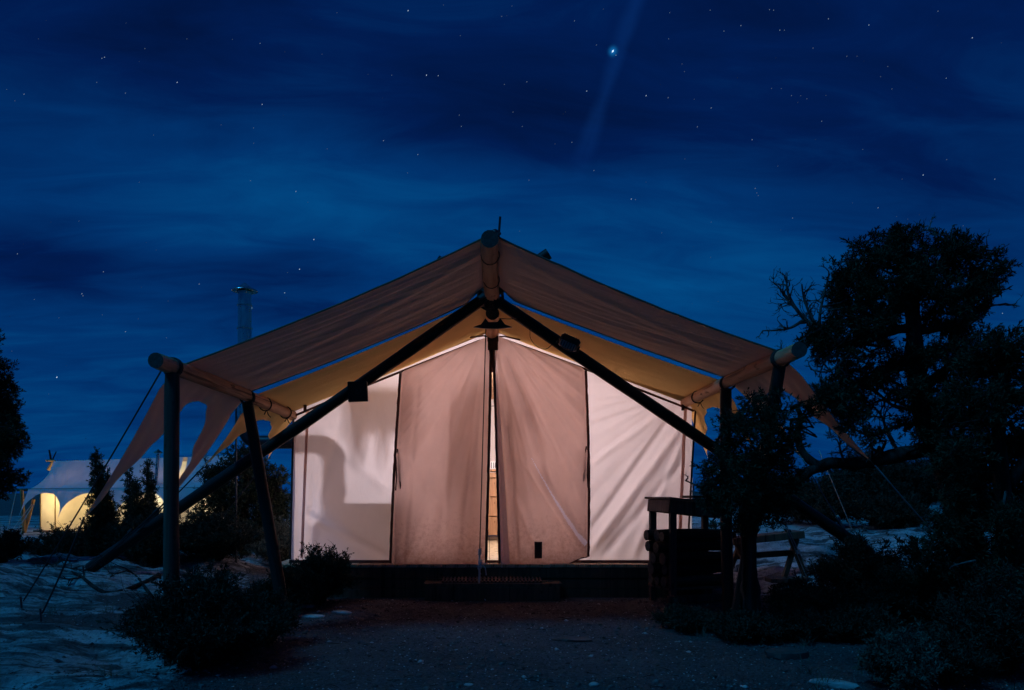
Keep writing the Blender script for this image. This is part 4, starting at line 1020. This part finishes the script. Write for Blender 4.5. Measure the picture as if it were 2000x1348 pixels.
# the big juniper on the right
D = 6.7
juniper('tall dark juniper tree with dead grey branches beside the right eave pole', at(1900, 1215, 6.6),
    [(pl([(1908, 1222), (1896, 1120), (1880, 1020), (1850, 910), (1815, 830), (1796, 760), (1788, 690), (1782, 610), (1776, 530)], D), .17, .05),
     (pl([(1925, 940, 6.6), (1870, 868, 6.6), (1800, 880, 6.65), (1740, 892, 6.7), (1680, 905, 6.8), (1620, 905, 6.85), (1575, 925, 6.9), (1548, 955, 7.0)], D), .085, .045),
     (pl([(1600, 912, 6.86), (1568, 885, 6.9), (1558, 850, 6.9), (1563, 812, 6.9), (1552, 790, 6.9)], D), .045, .018),
     (pl([(1788, 640), (1745, 645), (1702, 662), (1655, 672), (1610, 655), (1578, 632)], D), .05, .02),
     (pl([(1782, 590), (1820, 540), (1850, 505), (1872, 478)], D), .045, .015), (pl([(1785, 650), (1840, 640), (1890, 625), (1925, 600)], D), .04, .014),
     (pl([(1780, 600), (1730, 570), (1680, 545), (1640, 535)], D), .04, .012), (pl([(1800, 760), (1850, 720), (1920, 690), (1980, 680)], D), .05, .015), (pl([(1790, 700), (1720, 725), (1660, 765), (1610, 775)], D), .04, .012),
     (pl([(1860, 930), (1920, 900), (1985, 850)], D), .06, .02)],
    cl([(1758, 480, 44), (1772, 462, 26), (1735, 510, 40), (1700, 512, 38), (1666, 545, 34), (1642, 530, 22), (1690, 560, 42), (1730, 560, 46), (1775, 540, 46), (1800, 520, 36), (1840, 525, 36), (1862, 490, 34), (1885, 505, 32), (1872, 470, 22), (1905, 545, 34),
        (1940, 512, 16), (1952, 532, 18), (1945, 545, 14), (1832, 570, 44), (1880, 575, 38), (1690, 600, 38), (1655, 592, 32), (1640, 575, 24), (1740, 612, 44), (1708, 628, 32), (1790, 590, 42), (1858, 610, 34), (1815, 635, 26), (1890, 600, 30),
        (1618, 652, 24), (1596, 668, 20), (1578, 672, 16), (1640, 678, 28), (1610, 690, 18), (1668, 700, 26), (1690, 730, 30), (1652, 735, 22), (1735, 720, 30), (1720, 750, 26), (1830, 700, 44), (1860, 672, 26), (1790, 760, 30), (1760, 780, 24), (1830, 760, 40),
        (1628, 770, 28), (1606, 775, 20), (1655, 795, 26), (1640, 815, 18), (1690, 790, 18), (1668, 650, 26), (1716, 690, 24), (1765, 700, 28), (1800, 690, 24), (1640, 625, 20), (1850, 645, 26), (1892, 645, 26), (1925, 575, 20), (1680, 480, 20), (1820, 480, 20), (1770, 830, 26), (1830, 830, 36), (1720, 850, 18)], D, .22, 3) + cl([(1612, 772, 17), (1632, 785, 20), (1655, 800, 20), (1640, 762, 18), (1668, 822, 18), (1690, 840, 16), (1602, 790, 10)], 5.45, .08, 13), 5,
    dead=[(pl([(1655, 672), (1612, 652), (1578, 630), (1552, 600), (1529, 575)], D), .026, .007, 9, .22), (pl([(1600, 645), (1602, 610), (1612, 565), (1620, 535)], D), .012, .005, 4, .16), (pl([(1570, 625), (1545, 640), (1518, 645), (1490, 646)], D), .012, .004, 4, .14),
          (pl([(1640, 668), (1600, 645), (1562, 612), (1542, 580), (1536, 558)], D - .15), .020, .006, 8, .2), (pl([(1625, 660), (1592, 630), (1572, 590), (1566, 555)], D - .1), .014, .005, 6, .16), (pl([(1610, 660), (1575, 668), (1545, 690), (1528, 694)], D - .1), .012, .004, 5, .14), (pl([(1640, 690), (1612, 705), (1600, 735)], D - .1), .010, .004, 4, .14), (pl([(1660, 690), (1620, 725), (1585, 722)], D - .2), .010, .004, 4, .16),
          (pl([(1602, 600), (1625, 595), (1650, 590)], D), .008, .004, 1, .1), (pl([(1880, 640), (1915, 618), (1935, 598), (1955, 596)], D), .014, .005, 4, .16), (pl([(1880, 500), (1915, 490), (1945, 490)], D), .01, .004, 3, .12), (pl([(1780, 465), (1800, 452), (1820, 448)], D), .008, .003, 3, .12),
          (pl([(1860, 480), (1858, 455), (1862, 440)], D), .006, .003, 2, .08), (pl([(1900, 560), (1930, 565), (1958, 566)], D), .006, .003, 3, .12),
          (pl([(1800, 800), (1750, 795), (1712, 765), (1680, 735)], D), .016, .005, 8, .22), (pl([(1810, 830), (1760, 830), (1700, 850), (1655, 830)], D), .018, .005, 10, .24), (pl([(1820, 850), (1780, 800), (1735, 780), (1700, 790)], D), .016, .005, 8, .22), (pl([(1760, 890), (1735, 850), (1720, 810), (1690, 780)], D), .014, .005, 9, .22),
          (pl([(1700, 900), (1660, 870), (1640, 840), (1620, 830)], D), .012, .004, 7, .18), (pl([(1650, 905), (1640, 870), (1655, 850)], D), .010, .004, 5, .16), (pl([(1790, 780), (1740, 745), (1660, 770)], D), .012, .004, 6, .2)], dens=1.5, L=.056)
D2 = 5.9
juniper('dense black bushy juniper crowding against the tall juniper', at(1985, 1240, 5.9),
    [(pl([(1992, 1245), (1985, 1130), (1965, 1000), (1950, 880), (1955, 760), (1965, 690)], D2), .10, .03), (pl([(1980, 1050), (1930, 980), (1890, 920), (1870, 850)], D2), .05, .015), (pl([(1985, 1130), (1920, 1100), (1860, 1070)], D2), .05, .015), (pl([(1970, 950), (2010, 880), (2040, 800)], D2), .05, .02)],
    cl([(1962, 668, 36), (1930, 690, 40), (1985, 690, 34), (1900, 720, 46), (1950, 735, 50), (2000, 740, 46), (1880, 770, 46), (1925, 790, 56), (1985, 810, 60), (1868, 825, 42), (1910, 860, 60), (1975, 880, 66), (2040, 850, 60), (1880, 900, 48), (1930, 940, 66), (2000, 960, 66), (1862, 960, 44),
        (1890, 1000, 60), (1950, 1030, 70), (2010, 1060, 66), (1850, 1030, 44), (1870, 1080, 56), (1925, 1110, 66), (1990, 1140, 60), (1830, 1100, 40), (1860, 1150, 50), (2050, 980, 80), (2060, 760, 60), (1810, 1150, 40), (1800, 1080, 30)], D2, .22, 9), 17,
    dead=[(pl([(1965, 960, 5.6), (1958, 1000, 5.55), (1966, 1030, 5.55), (1964, 1050, 5.55)], D2), .008, .004, 1, .06), (pl([(1905, 1095, 5.5), (1880, 1100, 5.5), (1862, 1106, 5.5)], D2), .007, .003, 1, .06)], dens=1.15, L=.06)
# the small juniper in front of the plank table
D3 = 5.95
juniper('small juniper with bare lower trunk in front of the plank table', at(1466, 1235, D3),
    [(pl([(1474, 1245), (1468, 1180), (1464, 1120), (1462, 1060), (1456, 1000), (1462, 940), (1480, 890), (1500, 850)], D3), .085, .03), (pl([(1470, 930), (1500, 900), (1535, 880), (1556, 850)], D3), .035, .014), (pl([(1460, 960), (1430, 920), (1415, 870), (1420, 830)], D3), .035, .012), (pl([(1458, 990), (1420, 965), (1390, 950)], D3), .03, .01), (pl([(1460, 1000), (1500, 970), (1540, 965)], D3), .03, .01)],
    cl([(1424, 826, 22), (1462, 800, 26), (1485, 785, 18), (1440, 850, 36), (1500, 825, 34), (1530, 805, 26), (1480, 870, 44), (1430, 890, 36), (1404, 905, 24), (1400, 945, 28), (1440, 935, 42), (1490, 930, 46), (1530, 900, 36), (1552, 825, 20), (1590, 802, 15), (1545, 860, 26), (1540, 945, 34), (1420, 975, 32), (1460, 975, 40), (1500, 985, 40), (1390, 985, 22), (1380, 920, 14), (1375, 960, 16), (1450, 1015, 30), (1485, 1020, 26), (1402, 1010, 22), (1510, 1015, 26), (1525, 985, 26)], D3 - .3, .16, 4), 27,
    dead=[(pl([(1410, 950), (1380, 955), (1360, 948), (1338, 938)], D3), .010, .004, 5, .09), (pl([(1480, 880), (1510, 860), (1540, 862), (1555, 850)], D3), .01, .004, 4, .12), (pl([(1540, 820), (1575, 815), (1620, 805)], D3), .008, .003, 3, .1)], dens=1.0, L=.048)
# juniper at the left edge
D4 = 8.2
juniper('dark juniper with stacked rounded clumps standing apart before the far tent', at(-70, 1120, D4), [(pl([(-70, 1130), (-66, 1000), (-60, 860), (-58, 760), (-55, 690)], D4), .10, .03)],
    cl([(-10, 725, 36), (5, 760, 34), (-20, 790, 50), (8, 815, 36), (-10, 850, 46), (18, 868, 28), (22, 880, 22), (-15, 905, 40), (10, 940, 26), (-5, 955, 26), (-60, 760, 60), (-70, 850, 70), (-60, 940, 60), (-50, 690, 40), (22, 828, 18), (10, 785, 22)], D4, .12, 6), 37, dens=1.2, L=.06)

def shrub(label, base, r, h, seed, material='brush_leaf', stems=40, dens=1.0, L=.05, wild=.5, lean=0, name='desert_shrub', group=None, stemmat='bark', n=7, leafy=1.0):
    """many curved stems from one root, small leaves along the outer half"""
    rnd = random.Random(seed); rng = np.random.default_rng(seed); base = Vector(base); t = thing(name, base, label, 'shrub', group); mb = MB(); B, A, LL = [], [], []
    for i in range(stems):
        th = rnd.uniform(0, 2 * math.pi); rr = r * math.sqrt(rnd.random()); tip = Vector((rr * math.cos(th) + lean * h, rr * math.sin(th), h * (1 - .55 * (rr / r) ** 2) * rnd.uniform(.6, 1.05)))
        P = [base + Vector((rr * .12 * math.cos(th), rr * .12 * math.sin(th), -.04))]; k = 6
        for j in range(1, k + 1):
            s = j / k; q = Vector((tip.x * s ** 1.0, tip.y * s ** 1.0, tip.z * s ** .8)); P.append(base + q + Vector((rnd.gauss(0, 1), rnd.gauss(0, 1), rnd.gauss(0, .6))) * .03 * wild * r / .4)
        if i % 6 == 0:
            dd = (P[-1] - P[-3]).normalized(); twigs(mb, P[-2], dd + Vector((rnd.gauss(0, .2), rnd.gauss(0, .2), .25)), r * rnd.uniform(.35, .7), .0035, 1, rnd, .5)
        mb.tube(P, [.010 * (1 - .85 * j / k) * (r / .45) ** .5 for j in range(k + 1)], 5)
        for j in range(2, k + 1):
            for _ in range(int(3 * leafy) + 1):
                s = rnd.random(); p = P[j - 1].lerp(P[j], s); d = (P[j] - P[j - 1]).normalized() + Vector((rnd.gauss(0, .7), rnd.gauss(0, .7), rnd.gauss(.25, .5))); d.normalize(); ln = r * rnd.uniform(.12, .32)
                if rnd.random() < .5: mb.tube([p, p + d * ln * .5 + Vector((0, 0, rnd.uniform(-.01, .02))), p + d * ln], [.0028, .002, .001], 4)
                for q in range(int(3 * dens) + 1): B.append(p + d * ln * rnd.random()); A.append((d + Vector((rnd.gauss(0, .5), rnd.gauss(0, .5), rnd.gauss(.2, .4)))).normalized()); LL.append(L * rnd.uniform(.6, 1.3))
    obj('stems', mb, stemmat, t, 'all')
    if B:
        V = leaves(np.array(B), np.array(A), np.array(LL), n, .17, .5, rng); T = np.repeat(np.clip(rng.normal(.45, .25, len(B)), 0, 1), n * 4); arrmesh('foliage', V, np.arange(len(V)).reshape(-1, 4), material, t, T)
    return t
def gp(px, d, dz=0.0):
    x = (px - PX) / F * d; return (x, d, ground_z(x, d) + dz)
shrub('wide dark shrub hiding the foot of the grey front post', gp(400, 4.98), .50, .60, 101, stems=120, dens=1.5, L=.045, leafy=1.6)
shrub('low dark shrub between the wide shrub and the leaning dark post', gp(500, 5.6), .30, .42, 102, stems=60, dens=1.3, L=.042)
shrub('leafy shrub with upright twigs before the left of the deck', gp(625, 7.75), .36, .62, 103, stems=60, dens=1.0, L=.05, wild=.9)
shrub('low dark bush at the foot of the leaning dark post', gp(560, 7.3), .34, .36, 104, stems=60, dens=1.2, L=.045)
shrub('twiggy dark shrub in front of the dense black juniper', gp(1945, 4.75), .42, .62, 105, stems=80, dens=.9, L=.045, wild=.9)
shrub('small feathery pale shrub on the gravel before the twiggy shrub', gp(1765, 4.35), .24, .34, 106, 'sage_leaf', stems=60, dens=1.0, L=.04)
shrub('small dark shrub between the feathery shrub and the twiggy shrub', gp(1850, 4.5), .22, .30, 107, stems=50, dens=1.0, L=.04)
shrub('sprawling dark shrub under the tall juniper near the plank rack', gp(1690, 7.5), .50, .55, 108, stems=80, dens=1.2, L=.055)
shrub('low shrub behind the small juniper trunk by the stones', gp(1600, 6.9), .42, .28, 109, stems=60, dens=1.2, L=.05)
shrub('low brush hugging the ground below the plank table', gp(1345, 6.3), .26, .16, 122, stems=50, dens=1.2, L=.04)
shrub('low brush around the foot of the small juniper', gp(1455, 5.85), .28, .20, 123, stems=60, dens=1.2, L=.042)
shrub('low brush right of the small juniper foot', gp(1560, 5.9), .30, .22, 124, stems=60, dens=1.2, L=.042)
shrub('low brush spreading before the sprawling shrub', gp(1670, 5.85), .32, .24, 125, stems=60, dens=1.2, L=.042)
shrub('dark brush at the root of the tall juniper', gp(1800, 6.4), .50, .42, 110, stems=80, dens=1.3, L=.055)
shrub('pale sagebrush beside the left corner of the glowing tent', gp(545, 10.2), .40, .62, 111, 'sage_leaf', stems=70, dens=1.1, L=.05)
shrub('tangled shrub under the left guy ropes', gp(300, 8.8), .55, .60, 112, stems=90, dens=1.1, L=.055, wild=.9)
shrub('spreading shrub before the round juniper on the left', gp(420, 9.0), .55, .55, 113, stems=90, dens=1.2, L=.055)
shrub('low shrub before the first lit arch of the far tent', gp(120, 11.5), .48, .62, 114, stems=70, dens=1.1, L=.06, wild=.8)
shrub('small brush before the second arch of the far tent', gp(190, 12.2), .50, .70, 115, stems=70, dens=1.1, L=.06, wild=.8)
shrub('dark bush at the foot of the juniper with stacked clumps', gp(5, 8.6), .30, .40, 116, stems=50, dens=1.2, L=.05)
shrub('round olive shrub on the slope behind the right guy ropes', gp(1600, 13.5), .85, .85, 117, stems=90, dens=1.4, L=.085, n=8)
shrub('dark shrub on the pale ledge behind the right crossed leg', gp(1745, 13.0), .60, .60, 118, stems=80, dens=1.3, L=.075)
shrub('long shrub on the rise under the big juniper limb', gp(1520, 15.5), .95, .90, 119, stems=90, dens=1.4, L=.09)
shrub('upper shrub on the rise seen below the big juniper limb', gp(1700, 17.0), 1.1, 1.25, 120, stems=100, dens=1.4, L=.10)
shrub('bushy shrub on the rise beside the upper shrub', gp(1800, 15.8), .9, 1.2, 121, stems=90, dens=1.3, L=.09)

def young_juniper(label, base, h, r, seed, tips=1):
    rnd = random.Random(seed); base = Vector(base); t = thing('young_juniper', base, label, 'tree', 'young junipers before the far tent'); mb = MB(); cls = []
    for k in range(tips):
        off = Vector((rnd.uniform(-1, 1) * r * .6 * (tips > 1), rnd.uniform(-.4, .4) * r, 0)); hh = h * (1 if k == 0 else rnd.uniform(.7, .95)); m = 16
        mb.tube([base + Vector((0, 0, -.1)), base + off * .6 + Vector((0, 0, hh * .5)), base + off + Vector((0, 0, hh))], [.035, .02, .004], 6)
        for i in range(m):
            s = i / m; w = r * (1 - s) ** 1.15 * (.9 if tips == 1 else .7) + .02
            for j in range(2 if s > .6 else 4):
                th = rnd.uniform(0, 6.28); q = base + off * min(1, s * 1.3) + Vector((w * .7 * math.cos(th), w * .7 * math.sin(th), hh * (.06 + .92 * s))); cls.append((tuple(q), (w * .45 + .02, w * .45 + .02, .09)))
                mb.tube([base + off * min(1, s * 1.2) + Vector((0, 0, hh * (.03 + .9 * s))), q], [.007, .003], 4)
    obj('trunk', mb, 'bark', t, 'all'); foliage('foliage', cls, 'juniper_leaf', t, .9, .055, seed=seed, up=.7)
young_juniper('young juniper with twin spires right of the far tent arches', gp(205, 9.6), 1.45, .20, 201, 3)
young_juniper('slim young juniper spire before the far tent roof', gp(252, 10.0), 1.32, .17, 202, 1)
young_juniper('young juniper spire beside the far stovepipe', gp(296, 10.4), 1.42, .18, 203, 2)
young_juniper('short young juniper left of the grey front post', gp(276, 9.4), 1.0, .22, 204, 2)
D5 = 11.2
juniper('round olive juniper bush behind the leaning dark post', at(480, 1105, D5), [(pl([(482, 1108), (480, 1050), (478, 980), (482, 920)], D5), .09, .03), (pl([(480, 1050), (430, 990), (420, 940)], D5), .04, .012), (pl([(480, 1040), (530, 980), (545, 930)], D5), .04, .012)],
    cl([(470, 900, 24), (440, 925, 28), (500, 905, 26), (480, 940, 40), (530, 935, 26), (425, 960, 34), (455, 975, 44), (510, 970, 42), (548, 965, 22), (410, 1000, 34), (445, 1020, 44), (495, 1020, 46), (535, 1010, 34), (400, 1040, 30), (470, 1060, 40), (520, 1050, 34), (555, 1000, 20), (418, 930, 16)], D5, .25, 8), 47, dead=[(pl([(410, 990), (398, 950), (405, 915), (396, 890)], D5), .012, .004, 5, .2)], dens=1.2, L=.075)

# ------------------------------------------------------------------ stones and fallen branches
def rock(label, c, size, seed, material='stone', flat=.5, rz=0, group=None):
    rnd = random.Random(seed); mb = MB(); n, m = 14, 8; sx, sy, sz = size
    def fn(u, v):
        th = 2 * math.pi * u; ph = math.pi * (v - .5); d = Vector((math.cos(th) * math.cos(ph), math.sin(th) * math.cos(ph), math.sin(ph)))
        k = 1 + .28 * mnoise.noise(d * 1.6 + Vector((seed, 0, 0))) + .10 * mnoise.noise(d * 4 + Vector((0, seed, 0))); p = d * k
        p.z = max(-.6, min(flat, p.z)); p = Vector((p.x * sx, p.y * sy, p.z * sz)); return Vector((p.x * math.cos(rz) - p.y * math.sin(rz), p.x * math.sin(rz) + p.y * math.cos(rz), p.z)) + Vector(c)
    mb.grid(fn, n, m); o = obj('stone', mb, material); return tag(o, label, 'stone', group)
def gs(px, py):
    d = HC * F / (py - PY)
    for _ in range(12):
        x = (px - PX) / F * d; d = (HC - ground_z(x, d)) * F / (py - PY)
    return Vector(((px - PX) / F * d, d, ground_z((px - PX) / F * d, d)))
for i, (px, py, sx, sy, sz, m_, lab) in enumerate([
        (1376, 1163, .075, .06, .10, 'stone', 'pointed pale stone before the plank table foot'), (1410, 1160, .11, .08, .08, 'stone', 'arched pale stone beside the pointed stone'), (1468, 1180, .08, .06, .05, 'stone', 'small pale stone at the foot of the small juniper'),
        (1450, 1222, .16, .10, .09, 'stone', 'flat pale stone in the dark soil before the small juniper'), (1538, 1285, .17, .10, .075, 'dark_stone', 'dark long stone on the gravel near the flat pale stone'), (1625, 1338, .13, .06, .035, 'stone', 'pale slab on the gravel near the feathery shrub'),
        (1118, 1250, .16, .08, .02, 'dark_stone', 'flat reddish stone sunk in the gravel path'), (583, 1185, .16, .06, .03, 'stone', 'pale flat rock before the leafy shrub'), (668, 1197, .10, .05, .02, 'stone', 'thin pale rock on the path edge by the leafy shrub'), (612, 1205, .13, .06, .02, 'stone', 'low pale rock beside the thin pale rock'),
        (1160, 1338, .03, .02, .015, 'stone', 'small pale stone low on the gravel path'), (915, 1338, .028, .018, .012, 'stone', 'small flat stone at the front of the path'), (1350, 1190, .12, .07, .03, 'dark_stone', 'dark stone beside the gravel under the table')]):
    p = gs(px, py); rock(lab, p + Vector((0, 0, sz * .25)), (sx, sy, sz), 300 + i, m_, .55 if 'flat' in lab or 'slab' in lab else .9, random.uniform(-.5, .5))
def fallen(label, P, r, seed, side=4):
    rnd = random.Random(seed); t = thing('fallen_branch', P[0], label, 'branch'); mb = MB(); Q = limb(mb, P, r, r * .35, 7, .08); obj('stem', mb, 'bark', t, 'all')
    for k in range(side):
        m2 = MB(); i = rnd.randint(2, len(Q) - 1); twigs(m2, Q[i], Vector((rnd.gauss(0, 1), rnd.gauss(0, 1), abs(rnd.gauss(.1, .3)))), rnd.uniform(.15, .4), r * .4, 1, rnd); obj('twig', m2, 'bark', t, 'all')
def gpath(lst, lift=.02): return [gs(*p) + Vector((0, 0, lift)) for p in lst]
fallen('long dead branch lying on the slickrock left of the front post', gpath([(310, 1118), (262, 1128), (205, 1136), (150, 1142), (95, 1160)]), .03, 401, 6)
fallen('thin dead branch on the slickrock below the long branch', gpath([(290, 1165), (235, 1172), (180, 1168), (120, 1176)]), .016, 402, 5)
fallen('forked dead twig by the wide dark shrub', gpath([(300, 1195), (255, 1200), (215, 1192)]), .014, 403, 4)

# ------------------------------------------------------------------ the far tent
def make_far_tent():
    t = thing('far_tent', (-14, 27, -.25), 'far lamp lit tent with scalloped fly and arched openings', 'tent')
    rl, rr = Vector((-17.0, 29.0, 2.43)), Vector((-8.9, 26.0, 2.50)); el, er = Vector((-16.72, 26.95, 1.33)), Vector((-8.4, 24.1, 1.36)); bl, br = Vector((-17.3, 31.0, 1.33)), Vector((-9.4, 28.0, 1.36))
    def panel(a, b, c, d, s0, s1, seed, tension=True):
        def fn(u, v):
            s = s0 + (s1 - s0) * u; top = a.lerp(b, s); bot = c.lerp(d, s); p = top.lerp(bot, v); p.z -= .16 * math.sin(math.pi * v) * (1 + .3 * math.sin(s * 9))
            if s0 == 0: p.x += .12 * math.sin(math.pi * v * .9) * (1 - u) ** 3 * (1 if tension else 0)
            w = .05 * mnoise.noise((s * 26 - v * 3.5, v * 1.2, seed)) + .022 * mnoise.noise((s * 60 - v * 6, v, seed + 3)); p.z += w * math.sin(math.pi * min(1, v + .12)); return p
        return fn
    for s0, s1, sd in ((0, .738, 1), (.762, 1.0, 6)):
        obj('fly_panel', MB().grid(panel(rl, rr, el, er, s0, s1, sd), 90, 30), 'far_fly_canvas', t, 'all')
    obj('rear_fly_panel', MB().grid(panel(rl, rr, bl, br, 0, 1, 3, False), 60, 16), 'far_fly_canvas', t, 'all')
    bounds = [0.0, .212, .496, .738]
    bounds2 = [.762, 1.0]
    for bs in (bounds, bounds2):
        for i in range(len(bs) - 1):
            def fn(u, v, s0=bs[i], s1=bs[i + 1], i=i):
                s = s0 + (s1 - s0) * u; p = el.lerp(er, s); uu = 2 * u - 1; D = 1.12 if True else 0; drop = D - (D - .16) * math.sqrt(max(0, 1 - abs(uu) ** 2.4)); tt = drop * v
                return (p.x - .12 * tt, p.y - .34 * tt - .02 * math.sin(u * 25) * v, p.z - tt * .94)
            obj('scalloped_valance', MB().grid(fn, 48, 14), 'far_fly_canvas', t, 'all')
    m2 = MB(); m2.tube([el.lerp(er, s) + Vector((0, .05, -.03)) for s in (-.095, .5, .76)], .05, 8); obj('eave_pole', m2, 'grey_log', t)
    m2 = MB(); m2.tube([el.lerp(er, s) + Vector((0, .05, -.03)) for s in (.76, 1)], .05, 8); obj('eave_pole', m2, 'grey_log', t)
    # lit walls
    w0, w1 = Vector((-16.75, 27.75, -.20)), Vector((-10.3, 25.3, -.16)); ax = (w1 - w0); back = Vector((.33, 2.6, 0))
    for a, b in ((w0, w1), (w0, w0 + back), (w1, w1 + back), (w0 + back, w1 + back)):
        obj('wall', MB().grid(lambda u, v: a.lerp(b, u) + Vector((0, .025 * mnoise.noise((u * 12, v * 2, a.x)), 1.56 * v)), 40, 8), 'far_wall_canvas', t, 'all')
    for side in (0, 1):
        lo = w0 if side == 0 else w0 + back; lo2 = w1 if side == 0 else w1 + back; tl, tr = w0 + back * .5 + Vector((0, 0, 2.5)), w1 + back * .5 + Vector((0, 0, 2.5))
        obj('tent_roof', MB().grid(lambda u, v: (lo + Vector((0, 0, 1.555))).lerp(tl, v).lerp((lo2 + Vector((0, 0, 1.555))).lerp(tr, v), u) - Vector((0, 0, .02 * math.sin(math.pi * v))), 30, 8), 'far_wall_canvas', t, 'all')
    for s in (.0, .11):
        p = w0.lerp(w1, s); m2 = MB(); m2.tube([p + Vector((0, -.03, 0)), p + Vector((0, -.03, 1.55))], .022, 6); obj('wall_seam', m2, 'yellow_pole', t)
    m2 = MB(); m2.grid(lambda u, v: w0.lerp(w1, u) + Vector((-.1 * 0, -.08 - .3 * v, -.02 - .10 * v)), 20, 2); obj('deck_edge', m2, 'deck_wood', t)
    m2 = MB(); m2.box((w0 + w1) / 2 + back / 2 + Vector((0, 0, -.09)), (6.9, 2.7, .12), Matrix.Rotation(math.atan2(ax.y, ax.x), 3, 'Z')); obj('floor', m2, 'deck_wood', t)
    g = lambda px, d: Vector(gp(px, d, -.08))
    log('post', g(47, 26.9), at(42, 955, 26.9), .07, .06, 'yellow_pole', t); log('leaning_post', g(47, 27.0), at(66, 975, 27.0), .065, .055, 'yellow_pole', t)
    log('front_pole', at(101, 915, 29.1), at(96, 879, 29.1), .045, .03, 'dark_log', t); log('front_pole', at(97, 912, 29.15), at(110, 882, 29.15), .03, .02, 'dark_log', t)
    m2 = MB(); m2.tube([at(90, 900, 29.05), at(107, 900, 29.05)], .04, 7); obj('ridge_pole_end', m2, 'yellow_pole', t); m2 = MB(); m2.tube([at(104, 903, 29.1), at(94, 918, 29.1)], .07, 7); obj('ridge_lashing', m2, 'yellow_pole', t)
    for a, b in (((32, 958), (14, 1040)), ((62, 985), (20, 1044)), ((66, 985), (30, 1046))):
        q = Vector(gp(b[0], 26.5)); m2 = MB(); m2.tube([at(*a, 26.8), q], .014, 5); obj('guy_line', m2, 'rope', t)
    c = w0.lerp(w1, .30) + back * .5
    for s, pw in ((.14, 130), (.42, 70), (.8, 120)):
        lc = (1, .93, .85) if s > .7 else (1, .78, .46)
        c = w0.lerp(w1, s) + back * .32 + Vector((0, 0, 1.2)); lx = MB(); lx.lathe(c + Vector((0, 0, -.08)), [(.02, 0), (.06, .04), (.06, .12), (.02, .16)], 12); lo_ = obj('lantern_globe', lx, 'far_lantern_glow', t, 'all'); point_light('far_lantern_light', c, pw * 1.15, lc, .1, lo_)
    # its stovepipe
    t = thing('far_stovepipe', at(309, 945, 25.6), 'thin dark stovepipe with small cap behind the far tent fly', 'chimney')
    m2 = MB(); m2.tube([at(304, 955, 25.4), at(309, 886, 25.4)], .06, 12); obj('pipe', m2, 'galvanised', t); m2 = MB(); m2.lathe(at(309, 885, 25.4), [(.15, 0), (.145, .02), (.05, .09), (.01, .13)], 14); obj('cap', m2, 'black_metal', t)
make_far_tent()

# ------------------------------------------------------------------ litter and dry grass
def make_litter():
    mb = MB(); rnd = random.Random(55)
    for i in range(2600):
        y = rnd.random() ** 1.4 * 6.5 + 4.2; x = rnd.uniform(-6.2, 6.2)
        if abs(x) < 2.5 and y > 8.0: continue
        if rockmask(x, y) < .3 and rnd.random() < .6: continue
        ln = rnd.uniform(.02, .09); th = rnd.uniform(0, 6.28); d = Vector((math.cos(th), math.sin(th), rnd.uniform(-.05, .2))) * ln; p = Vector((x, y, ground_z(x, y) + .004))
        mb.tube([p, p + d * .5 + Vector((rnd.gauss(0, .006), rnd.gauss(0, .006), .003)), p + d], [.0022, .002, .001], 4, False)
    o = obj('twig_litter', mb, 'bark', None, 'all'); tag(o, 'broken twig litter scattered over slickrock and dirt', 'litter', kind='stuff')
    B, A, LL = [], [], []
    for i in range(150):
        y = rnd.random() ** 1.2 * 7 + 4.3; x = rnd.choice((-1, 1)) * rnd.uniform(1.7, 6.0)
        if rnd.random() < rockmask(x, y) * .6 or (abs(x) < 2.6 and y > 8): continue
        for k in range(rnd.randint(8, 26)):
            px, py = x + rnd.gauss(0, .025), y + rnd.gauss(0, .025); B.append((px, py, ground_z(px, py) - .005)); v = Vector((rnd.gauss(0, .45), rnd.gauss(0, .45), 1)).normalized(); A.append(tuple(v)); LL.append(rnd.uniform(.05, .16))
    B, A, LL = np.array(B), np.array(A), np.array(LL); n = len(B); sd = np.cross(A, RNG.normal(0, 1, (n, 3))); sd /= np.linalg.norm(sd, axis=1, keepdims=True); w = .0022
    mid = B + A * LL[:, None] * .55; tip = B + A * LL[:, None] + np.stack([A[:, 0], A[:, 1], -.4 * np.ones(n)], 1) * LL[:, None] * .25
    V = np.stack([B - sd * w, B + sd * w, mid + sd * w * .7, mid - sd * w * .7, tip], 1).reshape(-1, 3); o5 = np.arange(n)[:, None] * 5
    Fc = np.concatenate([o5 + np.array([[0, 1, 2]]), o5 + np.array([[0, 2, 3]]), o5 + np.array([[3, 2, 4]])])
    o = arrmesh('dry_grass', V, Fc, 'sage_leaf', tone=np.repeat(RNG.uniform(.2, 1, n), 5)); tag(o, 'sparse dry grass tufts along the edges of the path', 'grass', kind='stuff')
make_litter()
